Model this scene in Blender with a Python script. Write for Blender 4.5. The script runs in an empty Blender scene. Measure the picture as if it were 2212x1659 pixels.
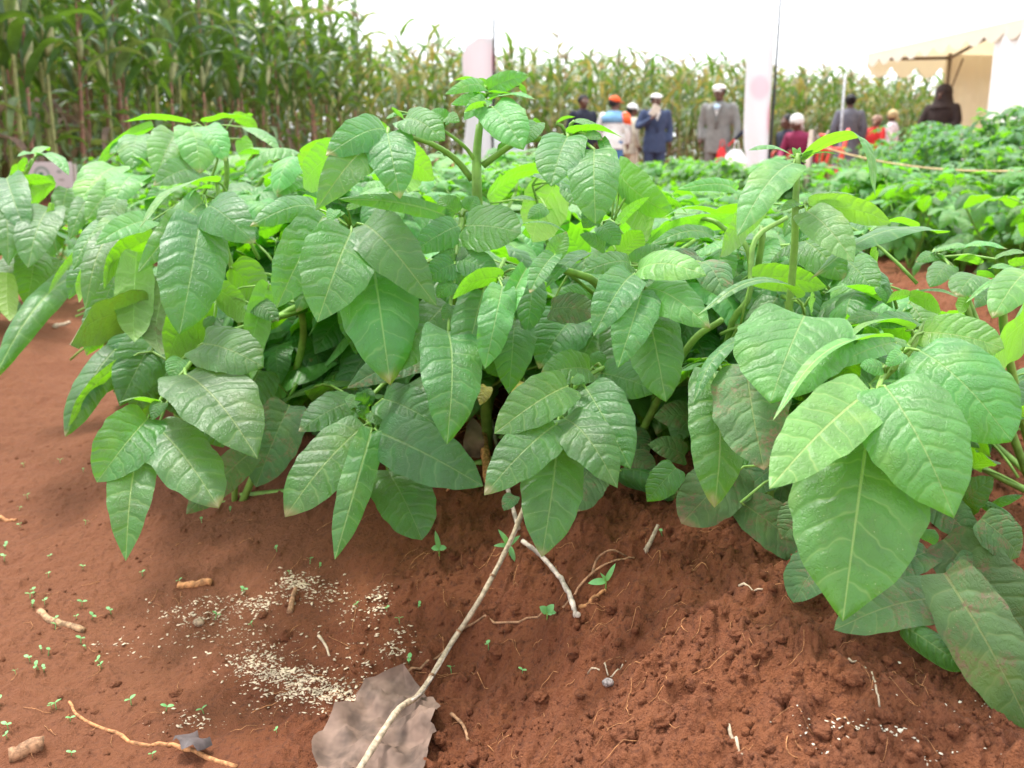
import bpy, math, random
import numpy as np
from mathutils import Vector, Matrix
R = math.radians
scene = bpy.context.scene
col = scene.collection
rng = random.Random(7)
nrng = np.random.RandomState(11)

# ---------------------------------------------------------------- camera
F_PX, CX, CY = 2125.0, 1106.0, 829.5          # measured on a 2212 px wide frame
PITCH = math.atan((CY - 340.0) / F_PX)
CAM = Vector((0.0, 0.0, 0.62))
FW = Vector((0, math.cos(PITCH), -math.sin(PITCH)))
UP = Vector((0, math.sin(PITCH), math.cos(PITCH)))
cd = bpy.data.cameras.new("camera")
cam = bpy.data.objects.new("camera", cd)
col.objects.link(cam)
cam.location = CAM
cam.rotation_euler = (R(90) - PITCH, 0, 0)
cd.sensor_width = 36.0
cd.lens = F_PX / 2212.0 * 36.0
cd.clip_start, cd.clip_end = 0.02, 2000
cd.dof.use_dof = True
cd.dof.focus_distance = 0.86
cd.dof.aperture_fstop = 10.5
scene.camera = cam

# ---------------------------------------------------------------- world, sun, exposure
world = bpy.data.worlds.new("World")
scene.world = world
world.use_nodes = True
wn = world.node_tree
wn.nodes.clear()
SUN_EL, SUN_AZ = R(66), R(-38)       # azimuth from +Y, towards +X
sky = wn.nodes.new("ShaderNodeTexSky")
sky.sky_type = 'NISHITA'
sky.sun_disc = False
sky.sun_elevation = SUN_EL
sky.sun_rotation = SUN_AZ
sky.air_density, sky.dust_density, sky.ozone_density = 1.0, 4.0, 1.0
hs = wn.nodes.new("ShaderNodeHueSaturation")
hs.inputs['Saturation'].default_value = 0.22
mixc = wn.nodes.new("ShaderNodeMix")
mixc.data_type = 'RGBA'
mixc.inputs[0].default_value = 0.6
mixc.inputs[7].default_value = (10.5, 10.8, 11.2, 1)   # an even cloud deck over the thin blue
bg = wn.nodes.new("ShaderNodeBackground")
bg.inputs[1].default_value = 0.09
wo = wn.nodes.new("ShaderNodeOutputWorld")
wn.links.new(sky.outputs[0], hs.inputs['Color'])
wn.links.new(hs.outputs[0], mixc.inputs[6])
wn.links.new(mixc.outputs[2], bg.inputs[0])
wn.links.new(bg.outputs[0], wo.inputs[0])
sl = bpy.data.lights.new("sun", 'SUN')
sl.energy = 1.5
sl.angle = R(11)
sl.color = (1.0, 0.96, 0.9)
sun = bpy.data.objects.new("sun", sl)
col.objects.link(sun)
sun.location = (0, 0, 20)
sd = Vector((math.sin(SUN_AZ) * math.cos(SUN_EL), math.cos(SUN_AZ) * math.cos(SUN_EL), math.sin(SUN_EL)))
sun.rotation_euler = sd.to_track_quat('Z', 'Y').to_euler()
scene.view_settings.view_transform = 'Standard'
scene.view_settings.look = 'None'
scene.view_settings.gamma = 1
scene.view_settings.use_curve_mapping = False
scene.view_settings.exposure = 1.70

# ---------------------------------------------------------------- helpers
def P(px, py, d):
    """point of the place seen at pixel (px,py) at depth d"""
    return CAM + d * (FW + Vector((1, 0, 0)) * ((px - CX) / F_PX) - UP * ((py - CY) / F_PX))

def proj(p):
    v = p - CAM
    d = v.dot(FW)
    return CX + F_PX * v.x / d, CY - F_PX * v.dot(UP) / d, d

def mesh_obj(name, verts, faces, mats=None, parent=None, uv=None, smooth=True, loc=None, mat_idx=None):
    me = bpy.data.meshes.new(name)
    verts = np.asarray(verts, dtype=np.float32).reshape(-1, 3)
    if isinstance(faces, np.ndarray) and faces.ndim == 2:
        n, k = faces.shape
        me.vertices.add(len(verts))
        me.vertices.foreach_set("co", verts.ravel())
        me.loops.add(n * k)
        me.loops.foreach_set("vertex_index", faces.astype(np.int32).ravel())
        me.polygons.add(n)
        me.polygons.foreach_set("loop_start", np.arange(0, n * k, k, dtype=np.int32))
        me.update(calc_edges=True)
    else:
        me.from_pydata([tuple(v) for v in verts.tolist()], [], [list(f) for f in faces])
    if smooth:
        me.polygons.foreach_set("use_smooth", np.ones(len(me.polygons), dtype=bool))
    if uv is not None:
        lay = me.uv_layers.new(name="UVMap")
        idx = np.empty(len(me.loops), dtype=np.int32)
        me.loops.foreach_get("vertex_index", idx)
        lay.data.foreach_set("uv", np.asarray(uv, dtype=np.float32)[idx].ravel())
    if mats:
        for m in (mats if isinstance(mats, (list, tuple)) else [mats]):
            me.materials.append(m)
    if mat_idx is not None:
        me.polygons.foreach_set("material_index", np.asarray(mat_idx, dtype=np.int32))
    me.validate()
    o = bpy.data.objects.new(name, me)
    col.objects.link(o)
    if parent is not None:
        o.parent = parent
    if loc is not None:
        o.location = loc
    return o

def tag(o, label=None, cat=None, group=None, kind=None):
    if label: o['label'] = label
    if cat: o['category'] = cat
    if group: o['group'] = group
    if kind: o['kind'] = kind
    return o

def empty(name, loc=(0, 0, 0), rz=0.0, parent=None):
    o = bpy.data.objects.new(name, None)
    o.empty_display_size = 0.05
    col.objects.link(o)
    o.location = loc
    o.rotation_euler = (0, 0, rz)
    if parent is not None: o.parent = parent
    return o

def copy_tree(o, kids, parent=None):
    c = o.copy()
    col.objects.link(c)
    if parent is not None: c.parent = parent
    for ch in kids.get(o.name, ()):
        copy_tree(ch, kids, c)
    return c

def kids_of(root):
    d = {}
    def rec(o, lst):
        lst2 = [c for c in all_children.get(o.name, ())]
        d[o.name] = lst2
        for c in lst2: rec(c, lst2)
    all_children = {}
    for o in bpy.data.objects:
        if o.parent: all_children.setdefault(o.parent.name, []).append(o)
    rec(root, [])
    return d

class Geo:
    """collects geometry for one mesh object"""
    def __init__(s): s.v, s.f, s.m, s.n = [], [], [], 0
    def add(s, v, f, mi=0):
        v = np.asarray(v, dtype=float).reshape(-1, 3)
        s.v.append(v)
        for q in (f.tolist() if isinstance(f, np.ndarray) else f):
            s.f.append([i + s.n for i in q]); s.m.append(mi)
        s.n += len(v)
    def tube(s, pts, rad, sides=6, mi=0, cap=True):
        v, f = tube_geo(pts, rad, sides, cap); s.add(v, f, mi)
    def box(s, c, size, rot=None, mi=0):
        v, f = box_geo(c, size, rot); s.add(v, f, mi)
    def obj(s, name, mats, parent=None, smooth=True, loc=None):
        return mesh_obj(name, np.concatenate(s.v), s.f, mats, parent, None, smooth, loc, s.m)

def box_geo(c, size, rot=None):
    sx, sy, sz = [a / 2 for a in size]
    v = np.array([(x, y, z) for x in (-sx, sx) for y in (-sy, sy) for z in (-sz, sz)])
    if rot is not None:
        v = v @ np.array(rot.to_3x3() if hasattr(rot, 'to_3x3') else rot).T
    v = v + np.array(c)
    f = [(0, 1, 3, 2), (4, 6, 7, 5), (0, 4, 5, 1), (2, 3, 7, 6), (0, 2, 6, 4), (1, 5, 7, 3)]
    return v, f

def tube_geo(pts, rad, sides=6, cap=True):
    pts = [Vector(p) for p in pts]
    n = len(pts)
    if not hasattr(rad, '__len__'): rad = [rad] * n
    verts, faces = [], []
    ref = None
    for i, p in enumerate(pts):
        t = (pts[min(i + 1, n - 1)] - pts[max(i - 1, 0)])
        if t.length < 1e-9: t = Vector((0, 0, 1))
        t.normalize()
        if ref is None:
            ref = Vector((0, 0, 1)) if abs(t.z) < 0.9 else Vector((1, 0, 0))
        a = (ref - t * ref.dot(t)).normalized(); ref = a
        b = t.cross(a)
        r = rad[i]
        for k in range(sides):
            an = 2 * math.pi * k / sides
            verts.append(p + (a * math.cos(an) + b * math.sin(an)) * r)
    for i in range(n - 1):
        for k in range(sides):
            k2 = (k + 1) % sides
            faces.append((i * sides + k, i * sides + k2, (i + 1) * sides + k2, (i + 1) * sides + k))
    if cap:
        faces.append(tuple(range(sides))[::-1])
        faces.append(tuple((n - 1) * sides + k for k in range(sides)))
    return [tuple(v) for v in verts], faces

def spline(ctrl, n=16):
    """Catmull-Rom through control points"""
    c = [Vector(p) for p in ctrl]
    if len(c) == 2: return [c[0].lerp(c[1], i / (n - 1)) for i in range(n)]
    c = [c[0] * 2 - c[1]] + c + [c[-1] * 2 - c[-2]]
    out = []
    seg = len(c) - 3
    for i in range(n):
        t = i / (n - 1) * seg
        k = min(int(t), seg - 1); u = t - k
        p0, p1, p2, p3 = c[k:k + 4]
        out.append(0.5 * ((2 * p1) + (p2 - p0) * u + (2 * p0 - 5 * p1 + 4 * p2 - p3) * u * u + (3 * p1 - p0 - 3 * p2 + p3) * u ** 3))
    return out

# numpy gradient noise
_perm = np.random.RandomState(3).permutation(1024)
_ga = np.random.RandomState(4).rand(1024) * 2 * np.pi
_gx, _gy = np.cos(_ga), np.sin(_ga)
def pnoise(x, y):
    xi = np.floor(x).astype(int); yi = np.floor(y).astype(int)
    xf, yf = x - xi, y - yi
    u = xf * xf * xf * (xf * (xf * 6 - 15) + 10); v = yf * yf * yf * (yf * (yf * 6 - 15) + 10)
    def g(ix, iy, dx, dy):
        h = _perm[(_perm[ix & 1023] + iy) & 1023]
        return _gx[h] * dx + _gy[h] * dy
    a = g(xi, yi, xf, yf); b = g(xi + 1, yi, xf - 1, yf)
    c = g(xi, yi + 1, xf, yf - 1); d = g(xi + 1, yi + 1, xf - 1, yf - 1)
    return (a * (1 - u) + b * u) * (1 - v) + (c * (1 - u) + d * u) * v
def fbm(x, y, f, octv=3):
    s = 0; a = 1
    for i in range(octv):
        s = s + a * pnoise(x * f + 17.3 * i, y * f - 9.1 * i); f *= 2.07; a *= 0.5
    return s

# ---------------------------------------------------------------- materials
def nodes_of(m):
    m.use_nodes = True
    nt = m.node_tree
    nt.nodes.clear()
    return nt
class NT:
    def __init__(s, m): s.nt = nodes_of(m)
    def n(s, t, **kw):
        nd = s.nt.nodes.new(t)
        for k, v in kw.items():
            if k.startswith('i_'):
                nd.inputs[k[2:].replace('_', ' ')].default_value = v
            else: setattr(nd, k, v)
        return nd
    def l(s, a, b): s.nt.links.new(a, b)
    def math(s, op, a, b=None, c=None, clamp=False):
        nd = s.nt.nodes.new("ShaderNodeMath"); nd.operation = op; nd.use_clamp = clamp
        for i, x in enumerate((a, b, c)):
            if x is None: continue
            if isinstance(x, (int, float)): nd.inputs[i].default_value = x
            else: s.l(x, nd.inputs[i])
        return nd.outputs[0]
    def ramp(s, x, lo, hi, smooth=True):
        nd = s.nt.nodes.new("ShaderNodeMapRange")
        if smooth: nd.interpolation_type = 'SMOOTHSTEP'
        s.l(x, nd.inputs[0]); nd.inputs[1].default_value = lo; nd.inputs[2].default_value = hi
        return nd.outputs[0]
    def mix(s, f, a, b):
        nd = s.nt.nodes.new("ShaderNodeMix"); nd.data_type = 'RGBA'
        if isinstance(f, (int, float)): nd.inputs[0].default_value = f
        else: s.l(f, nd.inputs[0])
        for i, x in ((6, a), (7, b)):
            if isinstance(x, (tuple, list)): nd.inputs[i].default_value = (*x[:3], 1)
            else: s.l(x, nd.inputs[i])
        return nd.outputs[2]
    def noise(s, vec, scale, detail=3, rough=0.6):
        nd = s.nt.nodes.new("ShaderNodeTexNoise")
        nd.inputs['Scale'].default_value = scale; nd.inputs['Detail'].default_value = detail
        nd.inputs['Roughness'].default_value = rough
        if vec is not None: s.l(vec, nd.inputs['Vector'])
        return nd.outputs[0]

def simple_mat(name, c, rough=0.7, var=0.25, nscale=30.0, bump=0.0, trans=0.0, spec=0.4, tcol=None):
    m = bpy.data.materials.new(name); t = NT(m)
    tc = t.n("ShaderNodeTexCoord")
    nz = t.noise(tc.outputs['Object'], nscale)
    fac = t.ramp(nz, 0.3, 0.7)
    dark = tuple(x * (1 - var) for x in c); lite = tuple(min(1, x * (1 + var)) for x in c)
    cc = t.mix(fac, dark, lite)
    oi = t.n("ShaderNodeObjectInfo")
    hsv = t.n("ShaderNodeHueSaturation")
    t.l(t.math('MULTIPLY_ADD', oi.outputs['Random'], 0.24, 0.88), hsv.inputs['Value'])
    t.l(cc, hsv.inputs['Color'])
    p = t.n("ShaderNodeBsdfPrincipled")
    t.l(hsv.outputs[0], p.inputs['Base Color'])
    p.inputs['Roughness'].default_value = rough
    p.inputs['Specular IOR Level'].default_value = spec
    if bump:
        b = t.n("ShaderNodeBump"); b.inputs['Strength'].default_value = bump; b.inputs['Distance'].default_value = 0.002
        t.l(nz, b.inputs['Height']); t.l(b.outputs[0], p.inputs['Normal'])
    out = t.n("ShaderNodeOutputMaterial")
    if trans:
        tr = t.n("ShaderNodeBsdfTranslucent")
        tr.inputs[0].default_value = (*(tcol or c), 1)
        mx = t.n("ShaderNodeMixShader"); mx.inputs[0].default_value = trans
        t.l(p.outputs[0], mx.inputs[1]); t.l(tr.outputs[0], mx.inputs[2]); t.l(mx.outputs[0], out.inputs[0])
    else:
        t.l(p.outputs[0], out.inputs[0])
    return m

def leaf_mat(name, top, vein, under, trans, tfac=0.4, nveins=7.0, dust=0.0, rough=0.37, spots=0.0, simple=False):
    m = bpy.data.materials.new(name); t = NT(m)
    tc = t.n("ShaderNodeTexCoord"); sep = t.n("ShaderNodeSeparateXYZ")
    t.l(tc.outputs['UV'], sep.inputs[0])
    oi = t.n("ShaderNodeObjectInfo")
    geo = t.n("ShaderNodeNewGeometry")
    x = t.math('SUBTRACT', sep.outputs[0], 0.5)
    ax = t.math('ABSOLUTE', x)
    sx = t.math('SIGN', x)
    # offset texture space per object
    vadd = t.n("ShaderNodeVectorMath", operation='ADD')
    comb = t.n("ShaderNodeCombineXYZ")
    t.l(t.math('MULTIPLY', oi.outputs['Random'], 37.0), comb.inputs[2])
    t.l(tc.outputs['UV'], vadd.inputs[0]); t.l(comb.outputs[0], vadd.inputs[1])
    V = vadd.outputs[0]
    nz1 = t.noise(V, 5.0, 2)
    rn0 = t.math('FRACT', t.math('MULTIPLY', oi.outputs['Random'], 7.3))
    # side veins
    tt = t.math('SUBTRACT', sep.outputs[1], t.math('MULTIPLY', ax, 0.42))
    tt = t.math('SUBTRACT', tt, t.math('MULTIPLY', t.math('MULTIPLY', ax, ax), 1.05))
    tt = t.math('MULTIPLY_ADD', tt, nveins, t.math('MULTIPLY', sx, 0.2))
    tt = t.math('ADD', tt, t.math('MULTIPLY', nz1, 1.1))
    fr = t.math('ABSOLUTE', t.math('SUBTRACT', t.math('FRACT', tt), 0.5))     # 0 on the vein
    veinline = t.math('SUBTRACT', 1.0, t.ramp(fr, 0.010, 0.055))
    taper = t.math('SUBTRACT', 1.0, t.ramp(ax, 0.10, 0.30))
    veinline = t.math('MULTIPLY', veinline, t.math('MULTIPLY_ADD', taper, 0.42, 0.05))
    wmid = t.math('MULTIPLY_ADD', sep.outputs[1], -0.007, 0.0115)
    mid = t.math('SUBTRACT', 1.0, t.math('DIVIDE', ax, wmid), clamp=True)
    mid = t.ramp(mid, 0.0, 0.45)
    allv = t.math('MAXIMUM', veinline, mid)
    vor = t.n("ShaderNodeTexVoronoi"); vor.feature = 'DISTANCE_TO_EDGE'; vor.inputs['Scale'].default_value = 16.0
    t.l(V, vor.inputs['Vector'])
    ret = t.ramp(vor.outputs['Distance'], 0.0, 0.10)
    bulge = t.ramp(fr, 0.0, 0.30)
    nz2 = t.noise(V, 26.0, 3)
    base = t.mix(t.ramp(nz1, 0.35, 0.65), tuple(c * 0.82 for c in top), tuple(min(1, c * 1.15) for c in top))
    base = t.mix(t.math('MULTIPLY', t.math('SUBTRACT', 1.0, ret), 0.12), base, tuple(c * 0.75 for c in top))
    big = t.noise(V, 2.2, 2)
    base = t.mix(t.math('MULTIPLY', t.ramp(big, 0.52, 0.75), 0.55), base, (top[0] * 2.1, top[1] * 1.35, top[2] * .8))
    base = t.mix(t.math('MULTIPLY', allv, 0.6), base, vein)
    # tiny pale flecks
    if spots:
        v2 = t.n("ShaderNodeTexVoronoi"); v2.inputs['Scale'].default_value = 38.0; t.l(V, v2.inputs['Vector'])
        sp = t.math('SUBTRACT', 1.0, t.ramp(v2.outputs['Distance'], 0.06, 0.13))
        sp = t.math('MULTIPLY', sp, t.math('GREATER_THAN', t.noise(V, 9.0, 1), 0.55))
        base = t.mix(t.math('MULTIPLY', sp, spots), base, (0.55, 0.6, 0.3))
    tipn = t.math('MULTIPLY', t.ramp(t.math('ADD', sep.outputs[1], t.math('MULTIPLY', nz1, .12)), .995, 1.05), t.math('GREATER_THAN', rn0, .7))
    base = t.mix(t.math('MULTIPLY', tipn, .75), base, (0.30, 0.20, 0.09))
    und = t.mix(allv, under, tuple(min(1, c * 1.5) for c in under))
    if dust:
        dn = t.noise(V, 4.5, 4, 0.75)
        dn2 = t.noise(V, 40.0, 3, 0.7)
        dd = t.math('MULTIPLY', t.ramp(dn, 0.48, 0.66), t.ramp(dn2, 0.36, 0.62))
        base = t.mix(t.math('MULTIPLY', dd, dust), base, (0.21, 0.10, 0.06))
        und = t.mix(t.math('MULTIPLY', dd, dust * 0.8), und, (0.16, 0.09, 0.04))
    cc = t.mix(geo.outputs['Backfacing'], base, und)
    hsv = t.n("ShaderNodeHueSaturation")
    t.l(t.math('MULTIPLY_ADD', oi.outputs['Random'], 0.042, 0.476), hsv.inputs['Hue'])
    rn2 = t.math('FRACT', t.math('MULTIPLY', oi.outputs['Random'], 13.7))
    t.l(t.math('MULTIPLY_ADD', rn2, 0.5, 0.72), hsv.inputs['Value'])
    t.l(cc, hsv.inputs['Color'])
    p = t.n("ShaderNodeBsdfPrincipled")
    t.l(hsv.outputs[0], p.inputs['Base Color'])
    t.l(t.math('MULTIPLY_ADD', nz2, 0.2, rough), p.inputs['Roughness'])
    p.inputs['Specular IOR Level'].default_value = 0.6
    p.inputs['Sheen Weight'].default_value = 0.1
    p.inputs['Sheen Roughness'].default_value = 0.5
    p.inputs['Sheen Tint'].default_value = (0.8, 1.0, 0.85, 1)
    h = t.math('ADD', t.math('MULTIPLY', bulge, 1.15), t.math('MULTIPLY', ret, 0.12))
    h = t.math('ADD', h, t.math('MULTIPLY', nz2, 0.35))
    ter = t.ramp(t.math('ABSOLUTE', t.math('SUBTRACT', t.math('FRACT', t.math('ADD', t.math('MULTIPLY', ax, 21.0), t.math('MULTIPLY', nz2, 3.2))), 0.5)), 0.0, 0.32)
    h = t.math('ADD', h, t.math('MULTIPLY', t.math('MULTIPLY', ter, bulge), 0.42))
    h = t.math('SUBTRACT', h, t.math('MULTIPLY', mid, 0.7))
    b = t.n("ShaderNodeBump"); b.inputs['Strength'].default_value = 0.6; b.inputs['Distance'].default_value = 0.0010
    t.l(h, b.inputs['Height']); t.l(b.outputs[0], p.inputs['Normal'])
    tr = t.n("ShaderNodeBsdfTranslucent")
    tcol = t.mix(t.math('MULTIPLY', allv, 0.6), trans, tuple(c * 0.7 for c in trans))
    t.l(tcol, tr.inputs[0]); t.l(b.outputs[0], tr.inputs['Normal'])
    mx = t.n("ShaderNodeMixShader"); mx.inputs[0].default_value = tfac
    out = t.n("ShaderNodeOutputMaterial")
    t.l(p.outputs[0], mx.inputs[1]); t.l(tr.outputs[0], mx.inputs[2]); t.l(mx.outputs[0], out.inputs[0])
    return m

LEAF = leaf_mat("leaf_mature_shaded", (0.036, 0.150, 0.028), (0.26, 0.40, 0.11), (0.17, 0.32, 0.07), (0.30, 0.80, 0.006), 0.32, dust=0.12, spots=0.5)  # mature green, darkened so shade among lower leaves is in the colour
LEAF_Y = leaf_mat("leaf_young_lit", (0.100, 0.290, 0.066), (0.36, 0.52, 0.16), (0.24, 0.44, 0.07), (0.26, 0.76, 0.012), 0.36)  # young leaf green, brightened to paint top light onto upper leaves
LEAF_D = leaf_mat("leaf_dusty", (0.060, 0.155, 0.042), (0.22, 0.29, 0.09), (0.16, 0.26, 0.08), (0.18, 0.40, 0.01), 0.22, dust=0.95, rough=0.55, spots=0.6)
LEAF_O = leaf_mat("leaf_yellowing", (0.42, 0.42, 0.06), (0.5, 0.5, 0.15), (0.4, 0.38, 0.12), (0.5, 0.5, 0.03), 0.4, dust=0.8)
LEAF_W = leaf_mat("leaf_weed", (0.13, 0.33, 0.10), (0.45, 0.6, 0.25), (0.25, 0.45, 0.12), (0.30, 0.66, 0.02), 0.42, nveins=6.0)
STEM = simple_mat("stem_green", (0.20, 0.36, 0.07), 0.5, 0.25, 60, trans=0.15, tcol=(0.4, 0.7, 0.05))
STEM_D = simple_mat("stem_dark_joint", (0.10, 0.15, 0.08), 0.6)
MATS = {'m': LEAF, 'y': LEAF_Y, 'd': LEAF_D, 'o': LEAF_O, 'w': LEAF_W}

def soil_mat():
    m = bpy.data.materials.new("red_soil"); t = NT(m)
    geo = t.n("ShaderNodeNewGeometry")
    pos = geo.outputs['Position']
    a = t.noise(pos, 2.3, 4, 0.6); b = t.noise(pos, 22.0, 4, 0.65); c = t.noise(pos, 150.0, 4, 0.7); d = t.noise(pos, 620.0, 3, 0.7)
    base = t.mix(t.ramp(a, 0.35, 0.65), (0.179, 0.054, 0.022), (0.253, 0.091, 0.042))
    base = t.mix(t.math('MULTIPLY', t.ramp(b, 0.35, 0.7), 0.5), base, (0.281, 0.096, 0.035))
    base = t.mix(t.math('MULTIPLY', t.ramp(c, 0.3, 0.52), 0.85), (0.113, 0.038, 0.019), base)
    base = t.mix(t.math('MULTIPLY', t.ramp(d, 0.55, 0.72), 0.5), base, (0.281, 0.123, 0.067))
    sp = t.n("ShaderNodeSeparateXYZ"); t.l(pos, sp.inputs[0])
    e = t.math('ADD', t.math('MULTIPLY', sp.outputs[0], -1.0), t.math('MULTIPLY', t.math('SUBTRACT', a, 0.5), 0.5))
    e = t.math('ADD', e, t.math('MULTIPLY', t.math('SUBTRACT', sp.outputs[1], 1.0), 0.25))
    packed = t.math('MULTIPLY', t.ramp(e, 0.05, 0.42), t.math('MULTIPLY_ADD', b, 0.5, 0.25))
    base = t.mix(packed, base, (0.219, 0.088, 0.044))          # dry trodden crust of the path
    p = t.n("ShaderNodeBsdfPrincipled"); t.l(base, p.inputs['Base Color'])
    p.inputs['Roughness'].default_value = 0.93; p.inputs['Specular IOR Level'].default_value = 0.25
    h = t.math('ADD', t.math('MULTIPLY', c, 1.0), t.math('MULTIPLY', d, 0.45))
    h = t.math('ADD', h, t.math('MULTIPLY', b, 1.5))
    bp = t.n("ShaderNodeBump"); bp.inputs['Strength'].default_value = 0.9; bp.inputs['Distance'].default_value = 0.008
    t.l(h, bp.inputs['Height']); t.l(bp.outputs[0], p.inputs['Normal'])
    out = t.n("ShaderNodeOutputMaterial"); t.l(p.outputs[0], out.inputs[0])
    return m
SOIL = soil_mat()
CRUMB = simple_mat("soil_crumb", (0.235, 0.082, 0.044), 0.95, 0.35, 90, 0.6, spec=0.2)

# ---------------------------------------------------------------- ground
def wp(px, py, z):
    ray = P(px, py, 1.0) - CAM
    t = (z - CAM.z) / ray.z
    p = CAM + ray * t
    return (p.x, p.y, z)
ctrl = [wp(*q) for q in [
    (0,1659,.08),(0,1400,.08),(0,1150,.085),(0,950,.08),(300,1659,.072),(350,1400,.075),(300,1200,.10),(600,1659,.08),(600,1400,.09),
    (600,1180,.125),(850,1500,.088),(850,1250,.135),(850,1100,.175),(1000,1659,.085),(1000,1400,.11),(1060,1520,.098),(1100,1200,.18),(1050,1000,.22),
    (1200,1659,.14),(1250,1450,.16),(1300,1250,.205),(1400,1100,.24),(1450,1659,.20),(1500,1400,.228),(1550,1200,.243),
    (1700,1659,.222),(1750,1450,.245),(1720,1290,.255),(1950,1659,.222),(1950,1500,.245),(1900,1380,.256),(2212,1659,.228),
    (2180,1590,.232),(2110,1400,.12),(2212,1480,.12),(2212,1300,.11),(2212,1000,.12),(2050,1180,.16),(1900,1150,.21),(1700,1000,.265),
    (1950,600,.30),(2150,640,.30)]]
ctrl += [(0,1.6,.27),(0,2.4,.25),(.2,1.25,.265),(-.4,1.7,.2),(-.95,1.6,.085),(-1.0,2.4,.09),(.78,1.7,.12),(.85,2.3,.14),(1.6,2.3,.28),
         (-1.5,2.2,.24),(1.3,3,.28),(-.9,3.2,.1),(0,3.2,.25),(-1.6,1.2,.12),(-1.2,.6,.08),(1.4,1.0,.15),(1.2,.5,.2),(0,.2,.1),(-.6,.2,.08),(.6,.2,.2)]
ctrl = np.array(ctrl)
def _u(r2): return np.where(r2 > 1e-12, r2 * np.log(np.maximum(r2, 1e-12)), 0)
_n = len(ctrl)
_d2 = ((ctrl[:, None, :2] - ctrl[None, :, :2]) ** 2).sum(-1)
_A = np.zeros((_n + 3, _n + 3)); _A[:_n, :_n] = _u(_d2) + np.eye(_n) * 0.004
_A[:_n, _n] = 1; _A[:_n, _n + 1:] = ctrl[:, :2]; _A[_n, :_n] = 1; _A[_n + 1:, :_n] = ctrl[:, :2].T
_w = np.linalg.solve(_A, np.concatenate([ctrl[:, 2], [0, 0, 0]]))
def ss(a, b, x):
    t = np.clip((x - a) / (b - a), 0, 1); return t * t * (3 - 2 * t)
def hbase(x, y):
    x = np.asarray(x, float); y = np.asarray(y, float)
    near = _w[_n] + _w[_n + 1] * x + _w[_n + 2] * y
    for i in range(_n):
        near = near + _w[i] * _u((x - ctrl[i, 0]) ** 2 + (y - ctrl[i, 1]) ** 2)
    far = 0.16 + 0.08 * np.cos(2 * np.pi * (x - 0.05) / 1.35) * (1 - ss(9, 13, np.abs(y)))
    k = np.maximum(ss(2.2, 3.6, y), np.maximum(ss(1.2, 2.2, np.abs(x)), ss(0.1, 1.0, 0.35 - y)))
    far = far - 0.1 * ss(9, 14, y)
    return np.clip(near, 0.05, 0.34) * (1 - k) + far * k
def hdet(x, y):
    left = ss(0.0, 0.22, -x + (y - 1.0) * 0.25 - 0.02)          # the trodden left side is smoother
    rough = 1 - 0.72 * left
    fade = 1 - ss(3.0, 8.0, y)
    d = 0.012 * fbm(x, y, 5.5, 2) * (0.6 + 0.4 * rough)
    r1 = fbm(x, y, 26.0, 2)
    d = d + 0.0125 * rough * r1
    c = fbm(x + 3.1, y, 48.0, 3)
    e = pnoise(x * 130 + 5, y * 130)
    e2 = pnoise(x * 235 + 1, y * 235 + 8)
    d = d + rough * (0.014 * np.abs(c) ** .8 * (.5 + ss(-.4, .4, r1)) + 0.0048 * np.abs(e) + .0018 * np.abs(e2)) + 0.0014 * c
    # cracks
    w = fbm(x, y, 7.0, 2)
    w2 = fbm(x + 9, y, 24.0, 2)
    cr = np.abs(pnoise((x + 0.03 * w + .012 * w2) * 9 + 4.2, (y + 0.03 * w - .012 * w2) * 9))
    msk = ss(0.22, 0.45, pnoise(x * 5.1 + 7.7, y * 5.1 + 1.9)) * ss(-.15, .3, pnoise(x * 22, y * 22))
    d = d - 0.009 * msk * (1 - ss(0.0, 0.03, cr))
    return d * fade
def hz(x, y): return hbase(x, y) + hdet(np.asarray(x, float), np.asarray(y, float))
def gz(x, y): return float(hz(np.array([x]), np.array([y]))[0])
def G(px, py, lift=0.0):
    """where the ray through a pixel meets the soil"""
    ray = P(px, py, 1.0) - CAM
    ts = np.concatenate([np.linspace(0.45, 3.0, 380), np.linspace(3.02, 14, 300)])
    X = CAM.x + ray.x * ts; Y = CAM.y + ray.y * ts; Z = CAM.z + ray.z * ts
    H = hz(X, Y)
    hit = np.nonzero(Z <= H)[0]
    i = hit[0] if len(hit) else len(ts) - 1
    return Vector((X[i], Y[i], H[i] + lift))

tcols = np.concatenate([-np.geomspace(40, 0.68, 60), np.linspace(-0.665, 0.665, 561), np.geomspace(0.68, 40, 60)])
ycols = np.concatenate([-np.geomspace(60, 0.2, 30), np.linspace(-0.1, 0.40, 12), np.geomspace(0.405, 3.2, 470), np.geomspace(3.25, 600, 150)])
wid = np.where(ycols > 0.35, ycols, 0.35 + (0.35 - ycols) * 1.0)
wid = np.maximum(wid, 0.35)
GX = tcols[None, :] * wid[:, None]; GY = np.repeat(ycols[:, None], len(tcols), 1)
GZ = hz(GX, GY)
nr, nc = GX.shape
ii = np.arange(nr * nc).reshape(nr, nc)
gf = np.stack([ii[:-1, :-1], ii[:-1, 1:], ii[1:, 1:], ii[1:, :-1]], -1).reshape(-1, 4)
ground = mesh_obj("ground", np.stack([GX, GY, GZ], -1).reshape(-1, 3), gf, SOIL)
tag(ground, kind='structure')
del GX, GY, GZ

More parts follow.
